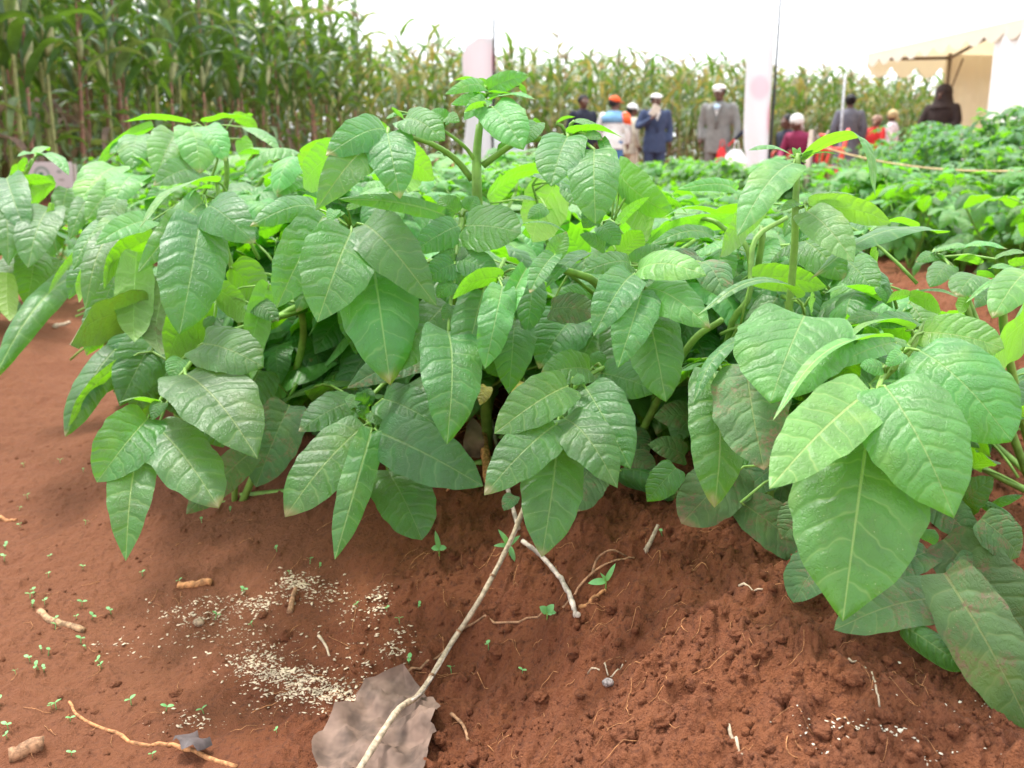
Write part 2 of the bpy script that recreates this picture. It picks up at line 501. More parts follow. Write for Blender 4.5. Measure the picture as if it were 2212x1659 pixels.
# ---------------------------------------------------------------- leaves
def leaf_geo(L, W, nu=6, nv=12, arch=0.15, fold=0.0, wave=0.0, curl=0.0, cord=0.12, relief=0.03, seed=0, wave_n=2.5, nveins=7, a=0.48, b=0.62, twist=0.0, roll=0.0):
    """potato leaflet in its own frame: X across, Y base to tip, Z the upper face"""
    r = random.Random(seed)
    s = np.linspace(-1, 1, nu + 1)[None, :]
    v = np.linspace(0, 1, nv + 1)[:, None]
    vv = v ** 0.9
    f = vv ** a * (1 - vv) ** b
    pk = (a / (a + b)) ** a * (b / (a + b)) ** b
    h = W / 2 * f / pk
    tipk = np.clip((v - .88) / .12, 0, 1) ** 2
    h = h * (1 - .45 * tipk)
    edge = 1 + 0.02 * np.sin(v * 23 + seed) + 0.015 * np.sin(v * 41 + seed * 2)
    x = s * h * edge
    y = v * L + 0 * s - cord * L * np.abs(s) ** 1.4 * (v / .11) * np.exp(1 - v / .11) + .05 * L * tipk
    z = arch * L * 4 * v * (1 - v) * 0.5 + fold * np.abs(x)
    ph = [r.uniform(0, 6.28) for _ in range(4)]
    wv = np.where(s > 0, np.sin(2 * np.pi * wave_n * v + ph[0]), np.sin(2 * np.pi * (wave_n * 0.85) * v + ph[1]))
    z = z + wave * W * np.abs(s) ** 2.2 * wv * np.sin(np.pi * np.clip(v * 1.05, 0, 1))
    z = z - curl * W * np.abs(s) ** 2.5 * (0.4 + 0.6 * np.sin(np.pi * v))
    z = z - 0.03 * L * v ** 6                                    # the tip nods
    if nv >= 20 and relief:
        axn = np.abs(x) / L
        q = (y / L - 0.42 * axn - 1.05 * axn ** 2) * nveins + np.sign(s) * 0.2 + 0.25 * np.sin(ph[2] + 5 * v)
        frr = np.abs(q - np.floor(q) - 0.5) * 2
        bul = np.clip(frr * 1.7, 0, 1) ** 0.7
        z = z + relief * W * bul * np.clip(1.05 - np.abs(s), 0, 1) ** 0.5 * np.abs(s) ** 0.35 * np.sin(np.pi * np.clip(v, 0, 1)) ** 0.5
    if roll:                                                     # rolled blade, edges turned back under
        th = s * roll
        R0 = h / max(abs(roll), 1e-3)
        x = R0 * np.sin(th) + 0 * v
        z = z + R0 * (np.cos(th) - 1)
    if twist:
        th = twist * v
        x, z = x * np.cos(th) - z * np.sin(th), x * np.sin(th) + z * np.cos(th)
    V = np.stack([x + 0 * v, y, z + 0 * s], -1).reshape(-1, 3)
    uv = np.stack([(s * h / L) + 0.5 + 0 * v, v + 0 * s], -1).reshape(-1, 2)
    n1 = nu + 1
    g = np.arange((nv + 1) * n1).reshape(nv + 1, n1)
    F = np.stack([g[:-1, :-1], g[:-1, 1:], g[1:, 1:], g[1:, :-1]], -1).reshape(-1, 4)
    return V, F, uv

def frame(axis, hint, spin=0.0):
    y = axis.normalized()
    z = hint - y * hint.dot(y)
    if z.length < 1e-4: z = Vector((0.3, 0.2, 1)) - y * y.z
    z.normalize()
    x = y.cross(z)
    m = Matrix((x, y, z)).transposed()
    if spin: m = m @ Matrix.Rotation(spin, 3, 'Y')
    return m

# shared leaflet meshes for the procedural foliage (unit length)
LIB = {}
def lib_leaf(kind, k):
    key = (kind, k % 8)
    if key not in LIB:
        r = random.Random(k % 8 + 50)
        V, F, uv = leaf_geo(1.0, r.uniform(0.52, 0.66), 6, 12, arch=r.uniform(0.1, 0.5), fold=r.uniform(-0.25, 0.3), wave=r.uniform(0.02, 0.09),
                            curl=r.uniform(0, 0.12), seed=k % 8 + 1, cord=0.1)
        me_o = mesh_obj("leaflet", V, F, MATS[kind], uv=uv)
        LIB[key] = me_o.data
        bpy.data.objects.remove(me_o)
    return LIB[key]

def place_leaflet(parent, pos, axis, hint, size, kind, k, ploc):
    o = bpy.data.objects.new("leaflet", lib_leaf(kind, k))
    col.objects.link(o)
    o.parent = parent
    m = frame(axis, hint)
    o.location = pos - ploc
    o.rotation_euler = m.to_euler()
    o.scale = (size, size, size)
    return o
# ---------------------------------------------------------------- front potato plants, leaf by leaf
PLANT = {}
def new_plant(key, px, py, label, name='potato_plant', cat='plant', group='potato plants of the front row'):
    b = Vector((px, py, gz(px, py)))
    o = empty(name, b)
    tag(o, label, cat, group)
    PLANT[key] = o
    return o
new_plant('L', -1.12, 1.85, "potato plant at the left edge, in front of the small white sign")
new_plant('A', -0.62, 1.82, "potato plant with a pale domed top, in front of the tall maize")
new_plant('B', -0.42, 1.36, "potato plant whose long drooping leaves reach the trodden soil on the left")
new_plant('C', -0.17, 1.38, "potato plant left of centre with broad dark hanging leaves")
new_plant('F', -0.03, 1.3, "tallest potato plant, its bare green stem and top leaves above the others")
new_plant('D', 0.14, 1.2, "potato plant with fans of glossy leaflets above the long dry stem")
new_plant('E', 0.37, 1.02, "potato plant with the largest leaves of all and soil-dusted lower ones")
new_plant('H', 0.82, 1.38, "potato plant at the right edge behind the red furrow")
new_plant('K', 0.26, 1.2, "potato plant behind the big heart-shaped leaf, with slanting pale green stems")

FTRI = 2125.0
hero_disc = []      # (px,py,r,depth) used to keep filler foliage behind
seedn = [100]
def hero_leaflet(stalk, ploc, q, dd=0.0):
    bx, by, tx, ty, w, db, dt = q[:7]
    fl = q[7] if len(q) > 7 else 't'
    mk = q[8] if len(q) > 8 else 'm'
    ex = dict(q[9]) if len(q) > 9 else {}
    db += dd; dt += dd
    lie = ex.pop('lie', 0)
    if lie:                                  # resting on the soil: slide along the view until it just touches
        vx, vy = tx - bx, ty - by; ln_ = math.hypot(vx, vy); nx_, ny_ = -vy / ln_ * w * .42, vx / ln_ * w * .42
        need = -9
        for k_ in (.05, .3, .55, .8, 1.0):
            for s_ in ((-1, 0, 1) if .1 < k_ < .9 else (0,)):
                q_ = G(bx + vx * k_ + nx_ * s_, by + vy * k_ + ny_ * s_)
                need = max(need, db + (dt - db) * k_ - proj(q_)[2])
        sh_ = need + .010
        sh_ = max(sh_, -.10)
        db -= sh_; dt -= sh_
    b, t_ = P(bx, by, db), P(tx, ty, dt)
    # never into the soil
    for p in ((b, t_) if not lie else ()):
        g = gz(p.x, p.y) + 0.006
        if p.z < g: p.z = g
    ax = t_ - b
    L = ax.length
    mid = (b + t_) / 2
    toc = (CAM - mid).normalized()
    up = Vector((0, 0, 1))
    r = random.Random(seedn[0]); seedn[0] += 1
    W = w * (db + dt) / 2 / FTRI * (1.16 if fl in 'tu' else 1.05)
    if lie: hint = up * 0.5 + toc * 0.8; fl = 't'
    elif fl == 't': hint = up * 0.45 + toc * 0.9
    elif fl == 'u': hint = up * 0.55 - toc * 0.85
    elif fl == 'e': hint = up * 1.0 + toc * 0.12; W *= 2.0
    elif fl == 'g': hint = up * 1.0 + toc * 0.3; W *= 1.35
    elif fl == 'v': hint = up * 1.0 - toc * 0.35; W *= 1.6
    spin = ex.pop('spin', r.uniform(-0.22, 0.22) if fl in 'tu' else r.uniform(-0.1, 0.1))
    m = frame(ax, hint, spin)
    par = dict(arch=r.uniform(0.12, 0.34), fold=r.uniform(-0.12, 0.22), wave=r.uniform(0.015, 0.05), curl=r.uniform(0, 0.10),
               cord=r.uniform(0.07, 0.12), relief=0.014, a=r.uniform(.44, .5), b=r.uniform(0.50, 0.66), wave_n=r.uniform(1.6, 3), nveins=7)
    par.update(ex)
    big = max(L, W) / ((db + dt) / 2) * FTRI > 95
    V, Fc, uv = leaf_geo(L, W, 14 if big else 8, 36 if big else 20, seed=seedn[0], **par)
    V = V @ np.array(m).T
    lo = b - ploc
    o = mesh_obj("leaflet", V, Fc, MATS[mk], stalk, uv, loc=lo)
    n = max(2, int(math.hypot(tx - bx, ty - by) / 25))
    for i in range(n + 1):
        k = i / n
        hero_disc.append((bx + (tx - bx) * k, by + (ty - by) * k, w * 0.35, db + (dt - db) * k))
    return o

def group(key, rach, leaflets, r0=0.0026, dd=0.0):
    pl = PLANT[key]; ploc = pl.location.copy()
    pts = spline([P(x, y, d + dd) for x, y, d in rach], 12)
    for p in pts: p.z = max(p.z, gz(p.x, p.y) + 0.003)
    rads = [r0 * (1 - 0.45 * i / 11) for i in range(12)]
    v, f = tube_geo([p - ploc for p in pts], rads, 7)
    st = mesh_obj("leaf_stalk", v, f, STEM, pl)
    for q in leaflets:
        hero_leaflet(st, ploc, q, dd)
        # short petiolule from the nearest point of the stalk
        b = P(q[0], q[1], q[5] + dd)
        near = min(pts, key=lambda p: (p - b).length)
        if (near - b).length > 0.004 and (near - b).length < 0.085:
            mp = near.lerp(b, 0.5) + Vector((0, 0, 0.004))
            v, f = tube_geo([p - ploc for p in (near, mp, b, b.lerp(P(q[2], q[3], q[6] + dd), 0.06))], [r0 * .55, r0 * .5, r0 * .45, r0 * .3], 5)
            o = mesh_obj("petiole", v, f, STEM, st)
    return st

def stem(key, ctrl, r0, r1, mat=None, n=18):
    pl = PLANT[key]; ploc = pl.location
    pts = spline([Vector(c) if not isinstance(c, tuple) or len(c) != 3 or isinstance(c[0], float) else P(*c) for c in ctrl], n)
    rads = [r0 + (r1 - r0) * i / (n - 1) for i in range(n)]
    v, f = tube_geo([p - ploc for p in pts], rads, 9)
    return mesh_obj("stem", v, f, mat or STEM, pl)
def pst(key, pts, r0, r1):     # stem through pixels with depth
    q = [P(*p) for p in pts]
    if key != 'A':
        base = PLANT[key].location
        q[0] = Vector((base.x + (q[0].x - base.x) * .25, base.y + (q[0].y - base.y) * .25, base.z - .01))
    return stem(key, q, r0, r1)

# --- plant L, left edge
group('L', [(-60, 560, 1.9), (10, 470, 1.8), (74, 345, 1.75)], [
    (90, 335, 146, 372, 26, 1.75, 1.68, 'g', 'y'), (86, 335, 40, 336, 16, 1.75, 1.7, 'g', 'y'), (80, 332, 104, 323, 14, 1.78, 1.85, 'e', 'y'),
    (60, 350, 38, 372, 24, 1.76, 1.72, 'u', 'y'), (55, 365, 20, 380, 22, 1.8, 1.75, 'u', 'y')])
group('L', [(-40, 480, 1.75), (20, 420, 1.7), (30, 385, 1.68)], [
    (15, 385, 52, 493, 66, 1.66, 1.55), (0, 395, -30, 500, 60, 1.66, 1.55), (35, 400, 120, 395, 25, 1.7, 1.66, 'u', 'y'),
    (120, 395, 62, 470, 50, 1.75, 1.68, 'u', 'y'), (10, 420, 18, 560, 58, 1.62, 1.52)])
group('L', [(60, 520, 1.8), (90, 470, 1.7), (108, 450, 1.64)], [
    (108, 448, 62, 567, 78, 1.62, 1.52, 't'), (146, 407, 132, 488, 44, 1.72, 1.66), (112, 440, 108, 500, 14, 1.6, 1.58, 'u', 'y'),
    (74, 545, 58, 655, 66, 1.62, 1.58), (15, 590, 20, 692, 40, 1.55, 1.5, 'u'), (40, 560, -10, 640, 60, 1.66, 1.6),
    (160, 598, -8, 802, 58, 1.62, 1.42, 't', 'm', {'curl': 0.25}), (130, 560, 100, 650, 50, 1.7, 1.66), (178, 533, 104, 632, 14, 1.5, 1.45, 'u')])
# --- plant A, blurred mound behind
group('A', [(440, 420, 1.8), (470, 340, 1.75), (440, 275, 1.7)], [
    (297, 292, 286, 358, 62, 1.66, 1.6, 't', 'y'), (380, 288, 340, 374, 76, 1.64, 1.56, 't', 'y'), (413, 274, 432, 366, 76, 1.62, 1.56, 't', 'y'),
    (443, 274, 486, 342, 58, 1.62, 1.58, 't', 'y'), (533, 276, 600, 318, 28, 1.68, 1.62, 'g', 'y'), (440, 264, 545, 256, 22, 1.75, 1.75, 'v', 'y'),
    (410, 266, 275, 259, 16, 1.72, 1.68, 'v', 'y'), (330, 272, 206, 364, 26, 1.7, 1.62, 'u', 'y'), (505, 255, 560, 285, 30, 1.78, 1.74, 'u', 'y'),
    (510, 262, 545, 248, 22, 1.8, 1.82, 'v', 'y'), (360, 262, 300, 252, 18, 1.8, 1.8, 'v', 'y'), (300, 300, 240, 330, 30, 1.7, 1.64, 'g', 'y'),
    (520, 300, 535, 345, 34, 1.72, 1.7, 'u', 'y'), (560, 330, 515, 332, 12, 1.7, 1.68, 'u', 'y')])
group('A', [(500, 430, 1.72), (470, 390, 1.68), (420, 370, 1.64)], [
    (430, 368, 338, 396, 62, 1.6, 1.5), (250, 360, 172, 436, 66, 1.6, 1.52, 'g', 'y'), (197, 422, 153, 510, 40, 1.55, 1.48),
    (260, 350, 330, 360, 22, 1.62, 1.6, 'u', 'y'), (340, 380, 280, 420, 24, 1.6, 1.54, 'v', 'y'), (250, 400, 190, 470, 52, 1.56, 1.48, 't', 'y'),
    (300, 380, 245, 440, 56, 1.6, 1.5, 'g', 'y'), (255, 430, 222, 500, 46, 1.5, 1.46), (330, 430, 270, 452, 26, 1.55, 1.5, 'v', 'y'),
    (345, 410, 320, 460, 30, 1.56, 1.54, 't', 'y')])
# --- plant B, drooping left front
group('B', [(560, 560, 1.3), (500, 450, 1.26), (440, 420, 1.22)], [
    (447, 449, 543, 517, 96, 1.17, 1.1, 't', 'm', {'arch': .35}), (469, 394, 307, 478, 30, 1.24, 1.12, 'v', 'y'), (455, 408, 400, 440, 16, 1.2, 1.16, 'v', 'y'),
    (439, 438, 308, 575, 56, 1.2, 1.08, 't', 'm', {'wave': .12}), (330, 476, 213, 522, 52, 1.24, 1.14, 't', 'y'), (330, 515, 222, 617, 60, 1.26, 1.18, 'u'),
    (432, 470, 392, 702, 124, 1.14, 1.05, 't', 'm', {'arch': .12, 'fold': .1}), (240, 505, 186, 656, 52, 1.26, 1.18), (296, 545, 290, 733, 72, 1.2, 1.14, 'u', 'm', {'fold': .0}),
    (205, 560, 168, 650, 30, 1.3, 1.24, 'u', 'y'), (220, 480, 160, 575, 40, 1.34, 1.28), (260, 470, 205, 540, 30, 1.32, 1.26, 'g', 'y')])
group('B', [(620, 600, 1.3), (520, 590, 1.26), (470, 640, 1.22)], [
    (313, 668, 153, 737, 106, 1.2, 1.1, 'u', 'd', {'fold': 0}), (362, 605, 345, 762, 84, 1.22, 1.15, 'u', 'd'), (446, 640, 360, 788, 112, 1.2, 1.12, 'u', 'm'),
    (500, 576, 560, 668, 84, 1.22, 1.2, 'u', 'm'), (466, 622, 530, 690, 62, 1.2, 1.18, 'u'), (581, 615, 540, 815, 56, 1.18, 1.12, 'u'),
    (460, 700, 440, 690, 30, 1.15, 1.15), (540, 655, 598, 690, 46, 1.18, 1.16)])
group('B', [(660, 668, 1.26), (545, 702, 1.18), (460, 730, 1.14), (430, 760, 1.12), (400, 800, 1.1)], [
    (437, 743, 559, 786, 102, 1.1, 1.06, 't', 'm', {'cord': .2, 'b': 0.47}), (400, 808, 547, 972, 156, 1.08, 0.99, 't', 'm', {'a': .5, 'b': 0.62}),
    (395, 775, 372, 818, 36, 1.12, 1.1, 'g', 'y')], r0=0.0042)
group('B', [(400, 800, 1.1), (355, 850, 1.08), (325, 905, 1.06)], [
    (320, 904, 216, 1032, 104, 1.05, 0.98, 't', 'm', {'b': 0.43, 'fold': .25}), (333, 917, 464, 1080, 118, 1.05, 0.97, 't', 'm', {'b': 0.47}),
    (304, 948, 272, 1194, 88, 1.04, 0.96, 't', 'm', {'fold': .2}), (345, 876, 262, 866, 26, 1.07, 1.03, 'v', 'y'), (350, 870, 330, 905, 30, 1.06, 1.04)])
group('B', [(400, 800, 1.24), (330, 760, 1.26)], [
    (248, 756, 145, 930, 62, 1.28, 1.2, 't', 'm', {'fold': -.3}), (333, 730, 263, 866, 96, 1.28, 1.22), (270, 780, 150, 915, 26, 1.24, 1.19, 'u'),
    (300, 700, 240, 790, 60, 1.32, 1.28), (255, 590, 205, 700, 62, 1.34, 1.3), (235, 640, 190, 760, 60, 1.36, 1.32), (290, 740, 215, 850, 66, 1.3, 1.27), (210, 560, 150, 640, 50, 1.42, 1.38), (330, 800, 290, 890, 60, 1.3, 1.28), (420, 880, 480, 960, 70, 1.3, 1.28), (380, 800, 250, 842, 60, 1.3, 1.26)])
group('B', [(640, 830, 1.3), (600, 900, 1.26)], [
    (625, 876, 556, 1042, 98, 1.22, 1.17, 't', 'd', {'b': 0.47}), (543, 976, 410, 1102, 64, 1.14, 1.08, 't', 'd'), (560, 800, 520, 900, 90, 1.26, 1.22), (470, 800, 560, 860, 90, 1.3, 1.26)])
# --- plant C, left of centre
group('C', [(800, 640, 1.2), (775, 560, 1.14), (760, 495, 1.1)], [
    (697, 470, 603, 652, 92, 1.08, 1.02, 't', 'm', {'fold': .15, 'a': .52}), (759, 500, 690, 682, 140, 1.05, 0.98, 't', 'm', {'fold': .1, 'a': .55}),
    (785, 485, 933, 647, 104, 1.07, 1.0, 't', 'm', {'arch': .4}), (685, 450, 550, 482, 60, 1.12, 1.04, 't', 'm', {'arch': .3}),
    (724, 455, 712, 480, 20, 1.07, 1.05, 'g', 'y'), (738, 458, 722, 472, 18, 1.07, 1.06, 't', 'y'), (750, 450, 786, 440, 14, 1.07, 1.07, 't', 'y')])
group('C', [(840, 650, 1.16), (810, 590, 1.13), (800, 540, 1.1)], [
    (800, 530, 840, 806, 152, 1.08, 0.99, 't', 'm', {'arch': .2, 'curl': .14}), (966, 655, 850, 797, 96, 1.06, 1.0, 't', 'm'),
    (1130, 800, 1000, 760, 60, 1.2, 1.16), (930, 775, 760, 832, 72, 1.15, 1.08, 't', 'd')])
group('C', [(1003, 445, 1.12), (990, 520, 1.08), (982, 590, 1.05), (973, 655, 1.03), (968, 720, 1.0)], [
    (1005, 488, 1118, 500, 104, 1.06, 1.02, 't', 'm', {'cord': .15, 'b': 0.51}), (991, 488, 899, 540, 62, 1.07, 1.03, 't', 'm'),
    (985, 462, 950, 430, 50, 1.1, 1.1), (1010, 455, 1030, 425, 40, 1.1, 1.1), (985, 548, 945, 560, 34, 1.05, 1.04), (988, 548, 1012, 552, 30, 1.05, 1.04),
    (982, 570, 925, 600, 56, 1.04, 1.02), (985, 560, 1075, 600, 62, 1.05, 1.03, 't', 'm', {'arch': .35}), (982, 610, 945, 640, 36, 1.03, 1.02),
    (967, 715, 968, 940, 120, 1.0, 0.92, 't', 'm', {'b': 0.58, 'arch': .3}), (975, 660, 958, 690, 24, 1.02, 1.01)], r0=0.0030)
group('C', [(1090, 560, 1.08), (1070, 600, 1.04)], [
    (1085, 618, 1050, 785, 66, 0.98, 0.94, 't', 'y', {'wave': .1, 'relief': 0.024}), (1044, 628, 1003, 798, 88, 1.02, 0.98, 't', 'm', {'relief': 0.024}),
    (1087, 600, 980, 640, 50, 1.02, 0.98, 'u', 'y'), (1137, 580, 1070, 748, 36, 1.0, 0.97, 't', 'y', {'fold': .7}), (1112, 690, 1100, 840, 84, 1.06, 1.02, 't', 'm'),
    (1150, 600, 1140, 710, 60, 1.08, 1.04), (1095, 596, 1105, 570, 24, 1.04, 1.05, 'g', 'y'), (1085, 605, 1100, 640, 26, 1.0, 0.99)])
group('C', [(860, 800, 1.2), (800, 860, 1.16), (797, 905, 1.13), (805, 935, 1.1)], [
    (827, 862, 956, 924, 84, 1.12, 1.06, 't', 'm', {'b': 0.47}), (815, 932, 1028, 1040, 112, 1.08, 1.0, 't', 'm', {'a': .52, 'b': 0.55}), (837, 1015, 908, 1156, 110, 1.12, 1.07, 't', 'm', {'b': 0.39}),
    (768, 866, 652, 926, 78, 1.14, 1.08, 't', 'm', {'a': .52}), (788, 918, 624, 1102, 108, 1.1, 1.02, 't', 'm', {'a': .5, 'b': 0.51}), (802, 932, 728, 1192, 64, 1.07, 1.0, 't', 'm', {'fold': -.25}),
    (770, 855, 752, 882, 30, 1.14, 1.12), (793, 880, 772, 850, 32, 1.14, 1.13), (800, 890, 822, 918, 30, 1.12, 1.1), (795, 900, 770, 880, 26, 1.12, 1.11), (790, 870, 800, 840, 30, 1.14, 1.14)], r0=.0028)
# --- plant F, the tall middle stem
group('F', [(1030, 352, 1.12), (1005, 318, 1.11), (967, 288, 1.1), (948, 275, 1.1)], [
    (873, 258, 955, 298, 66, 1.06, 1.02, 't', 'm', {'cord': .15, 'b': 0.51}), (895, 250, 836, 254, 26, 1.1, 1.08, 'g', 'y'),
    (848, 238, 876, 262, 16, 1.08, 1.06, 'u', 'y'), (972, 262, 930, 240, 30, 1.1, 1.1, 't', 'y'), (965, 255, 990, 262, 26, 1.08, 1.06, 't', 'y')])
group('F', [(1020, 388, 1.13), (985, 345, 1.12), (940, 315, 1.1), (900, 300, 1.09), (840, 286, 1.08)], [
    (836, 283, 713, 330, 78, 1.07, 1.0, 't', 'm', {'arch': .35}), (837, 287, 862, 418, 92, 1.05, 1.0, 't', 'm', {'b': 0.62}), (812, 303, 690, 442, 84, 1.06, 0.99, 't', 'm', {'a': .52}),
    (835, 285, 800, 268, 30, 1.08, 1.08, 'u', 'y'), (960, 335, 985, 338, 16, 1.12, 1.12, 'g', 'y'), (962, 335, 940, 330, 14, 1.12, 1.12, 'g', 'y')], r0=.0042)
group('F', [(1044, 357, 1.12), (1080, 330, 1.11), (1114, 310, 1.1), (1154, 302, 1.09), (1225, 292, 1.05)], [
    (1160, 265, 1138, 308, 40, 1.09, 1.07, 't', 'm'), (1150, 262, 1172, 285, 20, 1.1, 1.09, 'u', 'y'), (1227, 294, 1192, 392, 92, 1.02, 0.97, 't', 'm', {'fold': .22, 'b': 0.51}),
    (1284, 323, 1286, 470, 96, 1.0, 0.95, 't', 'm', {'fold': .06, 'b': 0.47, 'a': .45}), (1230, 290, 1338, 292, 26, 1.03, 1.0, 'v', 'y'), (1240, 262, 1300, 282, 20, 1.04, 1.03, 'g', 'y'),
    (1202, 268, 1240, 252, 10, 1.04, 1.05, 'u', 'y'), (1265, 290, 1298, 300, 26, 1.02, 1.0, 't', 'm'), (1300, 300, 1330, 370, 22, 1.01, 0.99, 't', 'm'), (1100, 312, 1075, 325, 22, 1.11, 1.11)], r0=.0042)
group('F', [(1030, 420, 1.12), (1032, 330, 1.12), (1038, 262, 1.12), (1052, 200, 1.12)], [
    (1054, 195, 1139, 163, 40, 1.12, 1.1, 't', 'y', {'arch': .3}), (1047, 190, 967, 201, 30, 1.11, 1.07, 't', 'y', {'arch': .4}), (1040, 186, 968, 182, 14, 1.13, 1.1, 'v', 'y'),
    (1057, 219, 1152, 211, 24, 1.1, 1.06, 'g', 'y'), (1060, 200, 1128, 212, 14, 1.1, 1.07, 'v', 'y'), (1064, 232, 1126, 313, 84, 1.08, 1.03, 't', 'y', {'cord': .15, 'b': 0.55}),
    (1050, 215, 1005, 255, 34, 1.09, 1.06, 't', 'y', {'fold': .3}), (1040, 214, 979, 224, 26, 1.1, 1.07, 't', 'y'), (1048, 225, 1003, 240, 16, 1.07, 1.05, 'u', 'y'),
    (1052, 190, 1035, 170, 18, 1.13, 1.13, 'u', 'y'), (1045, 255, 1090, 305, 34, 1.12, 1.1, 'u', 'y'), (1120, 185, 1138, 212, 16, 1.14, 1.12, 'u', 'y'),
    (1045, 210, 1010, 205, 18, 1.1, 1.09, 'v', 'y'), (1040, 250, 1015, 235, 20, 1.11, 1.1, 't', 'y')], r0=.0036)
pst('F', [(1035, 900, 1.3), (1040, 640, 1.2), (1031, 430, 1.12), (1030, 335, 1.12), (1036, 270, 1.12)], .0078, .0042)
group('F', [(1010, 520, 1.25), (1000, 460, 1.2), (975, 430, 1.17)], [
    (968, 468, 744, 429, 36, 1.1, 1.04, 't', 'm', {'fold': -.2}), (830, 330, 935, 385, 80, 1.2, 1.2, 'u', 'y'), (900, 330, 880, 410, 62, 1.25, 1.22, 'u', 'y'),
    (735, 325, 655, 402, 82, 1.25, 1.2, 'u', 'y'), (725, 400, 648, 335, 60, 1.3, 1.3, 'u', 'y'), (650, 330, 740, 300, 20, 1.35, 1.35, 'v', 'y')])
group('F', [(1190, 560, 1.3), (1170, 470, 1.26), (1150, 400, 1.24)], [
    (1200, 395, 1150, 520, 96, 1.26, 1.22, 'u', 'y'), (1180, 368, 1062, 416, 36, 1.24, 1.2, 'u', 'y'), (1150, 380, 1240, 417, 20, 1.14, 1.1, 'g', 'm'),
    (1106, 430, 1155, 432, 18, 1.14, 1.13, 'g', 'm'), (1230, 480, 1130, 500, 60, 1.28, 1.24, 'u', 'y'), (1260, 560, 1190, 470, 60, 1.3, 1.28, 'u', 'y'),
    (1180, 448, 1142, 470, 30, 1.18, 1.16, 't', 'm'), (1130, 488, 1222, 500, 8, 1.15, 1.13, 'g', 'm'), (1225, 400, 1245, 440, 40, 1.2, 1.18, 't'), (1060, 440, 1120, 380, 50, 1.3, 1.32, 'u', 'y')])
# --- plant D, right of centre
group('D', [(1400, 600, 1.15), (1340, 500, 1.12), (1300, 480, 1.1)], [
    (1332, 362, 1446, 462, 74, 1.12, 1.06, 't', 'y', {'spin': .9}), (1340, 395, 1400, 515, 70, 1.12, 1.08, 'u', 'y'), (1336, 486, 1399, 427, 22, 1.04, 1.05, 'u', 'y'),
    (1290, 452, 1262, 490, 40, 1.0, 0.99, 't', 'm', {'wave': .15}), (1300, 488, 1335, 526, 42, 1.02, 1.0, 't', 'm'), (1306, 535, 1257, 507, 32, 1.02, 1.0, 't', 'm', {'a': .4}),
    (1345, 550, 1385, 500, 50, 1.08, 1.07, 'u', 'y'), (1330, 540, 1300, 590, 30, 1.06, 1.04, 'u', 'y'), (1368, 405, 1408, 380, 30, 1.1, 1.12, 't', 'y')])
group('D', [(1290, 640, 1.1), (1240, 600, 1.06), (1200, 570, 1.02)], [
    (1193, 559, 1223, 503, 40, 1.0, 1.0, 't', 'y', {'fold': .3}), (1199, 550, 1147, 626, 44, 0.99, 0.95, 't', 'm', {'fold': .3}), (1272, 546, 1183, 614, 32, 1.02, 0.97, 'g', 'm'),
    (1180, 578, 1150, 560, 26, 1.02, 1.01, 'g', 'y'), (1237, 690, 1168, 788, 112, 1.12, 1.08), (1190, 668, 1281, 672, 62, 1.05, 1.02, 't', 'd', {'b': 0.39}), (1290, 640, 1200, 645, 50, 1.1, 1.08)])
group('D', [(1500, 520, 1.1), (1440, 560, 1.04), (1395, 585, 0.98), (1388, 625, .95), (1392, 660, .94)], [
    (1362, 574, 1268, 584, 48, 0.97, 0.92, 't', 'm', {'arch': .35}), (1365, 568, 1433, 533, 38, 0.98, 0.98, 't', 'm'), (1374, 589, 1515, 590, 76, 0.95, 0.89, 't', 'y', {'relief': 0.021}),
    (1368, 593, 1288, 714, 80, 0.94, 0.88, 't', 'm', {'relief': 0.021}), (1388, 627, 1339, 781, 84, 0.93, 0.87, 't', 'm', {'relief': 0.021, 'fold': .25}),
    (1398, 622, 1526, 700, 88, 0.94, 0.88, 't', 'y', {'relief': 0.021}), (1396, 655, 1436, 853, 104, 0.95, 0.9, 't', 'm', {'relief': 0.021}), (1385, 600, 1370, 615, 14, .94, .93),
    (1508, 552, 1440, 575, 44, 1.02, 1.0, 't', 'd'), (1513, 566, 1565, 637, 74, 0.98, 0.93, 't', 'd', {'relief': 0.024})], r0=.0026)
group('D', [(1330, 790, 1.02), (1290, 800, 0.98), (1240, 838, .94), (1215, 870, .92), (1204, 930, .9)], [
    (1274, 800, 1176, 806, 70, 0.97, 0.93, 't', 'm', {'b': 0.43, 'arch': .3}), (1227, 834, 1078, 928, 92, 0.92, 0.86, 't', 'm', {'relief': .03, 'a': .52}), (1202, 917, 1055, 1058, 100, 0.89, 0.83, 't', 'm', {'relief': 0.018}),
    (1264, 836, 1356, 1000, 112, 0.94, 0.88, 't', 'm', {'relief': 0.021}), (1217, 903, 1328, 1042, 104, 0.91, 0.85, 't', 'm', {'relief': 0.024}),
    (1206, 938, 1174, 1187, 118, 0.90, 0.84, 't', 'm', {'a': .52}), (1297, 806, 1412, 842, 88, 0.99, 0.95, 't', 'm', {'relief': 0.018}), (1238, 815, 1262, 825, 24, .93, .92),
    (1285, 790, 1300, 760, 34, 1.0, 1.0)], r0=.0028)
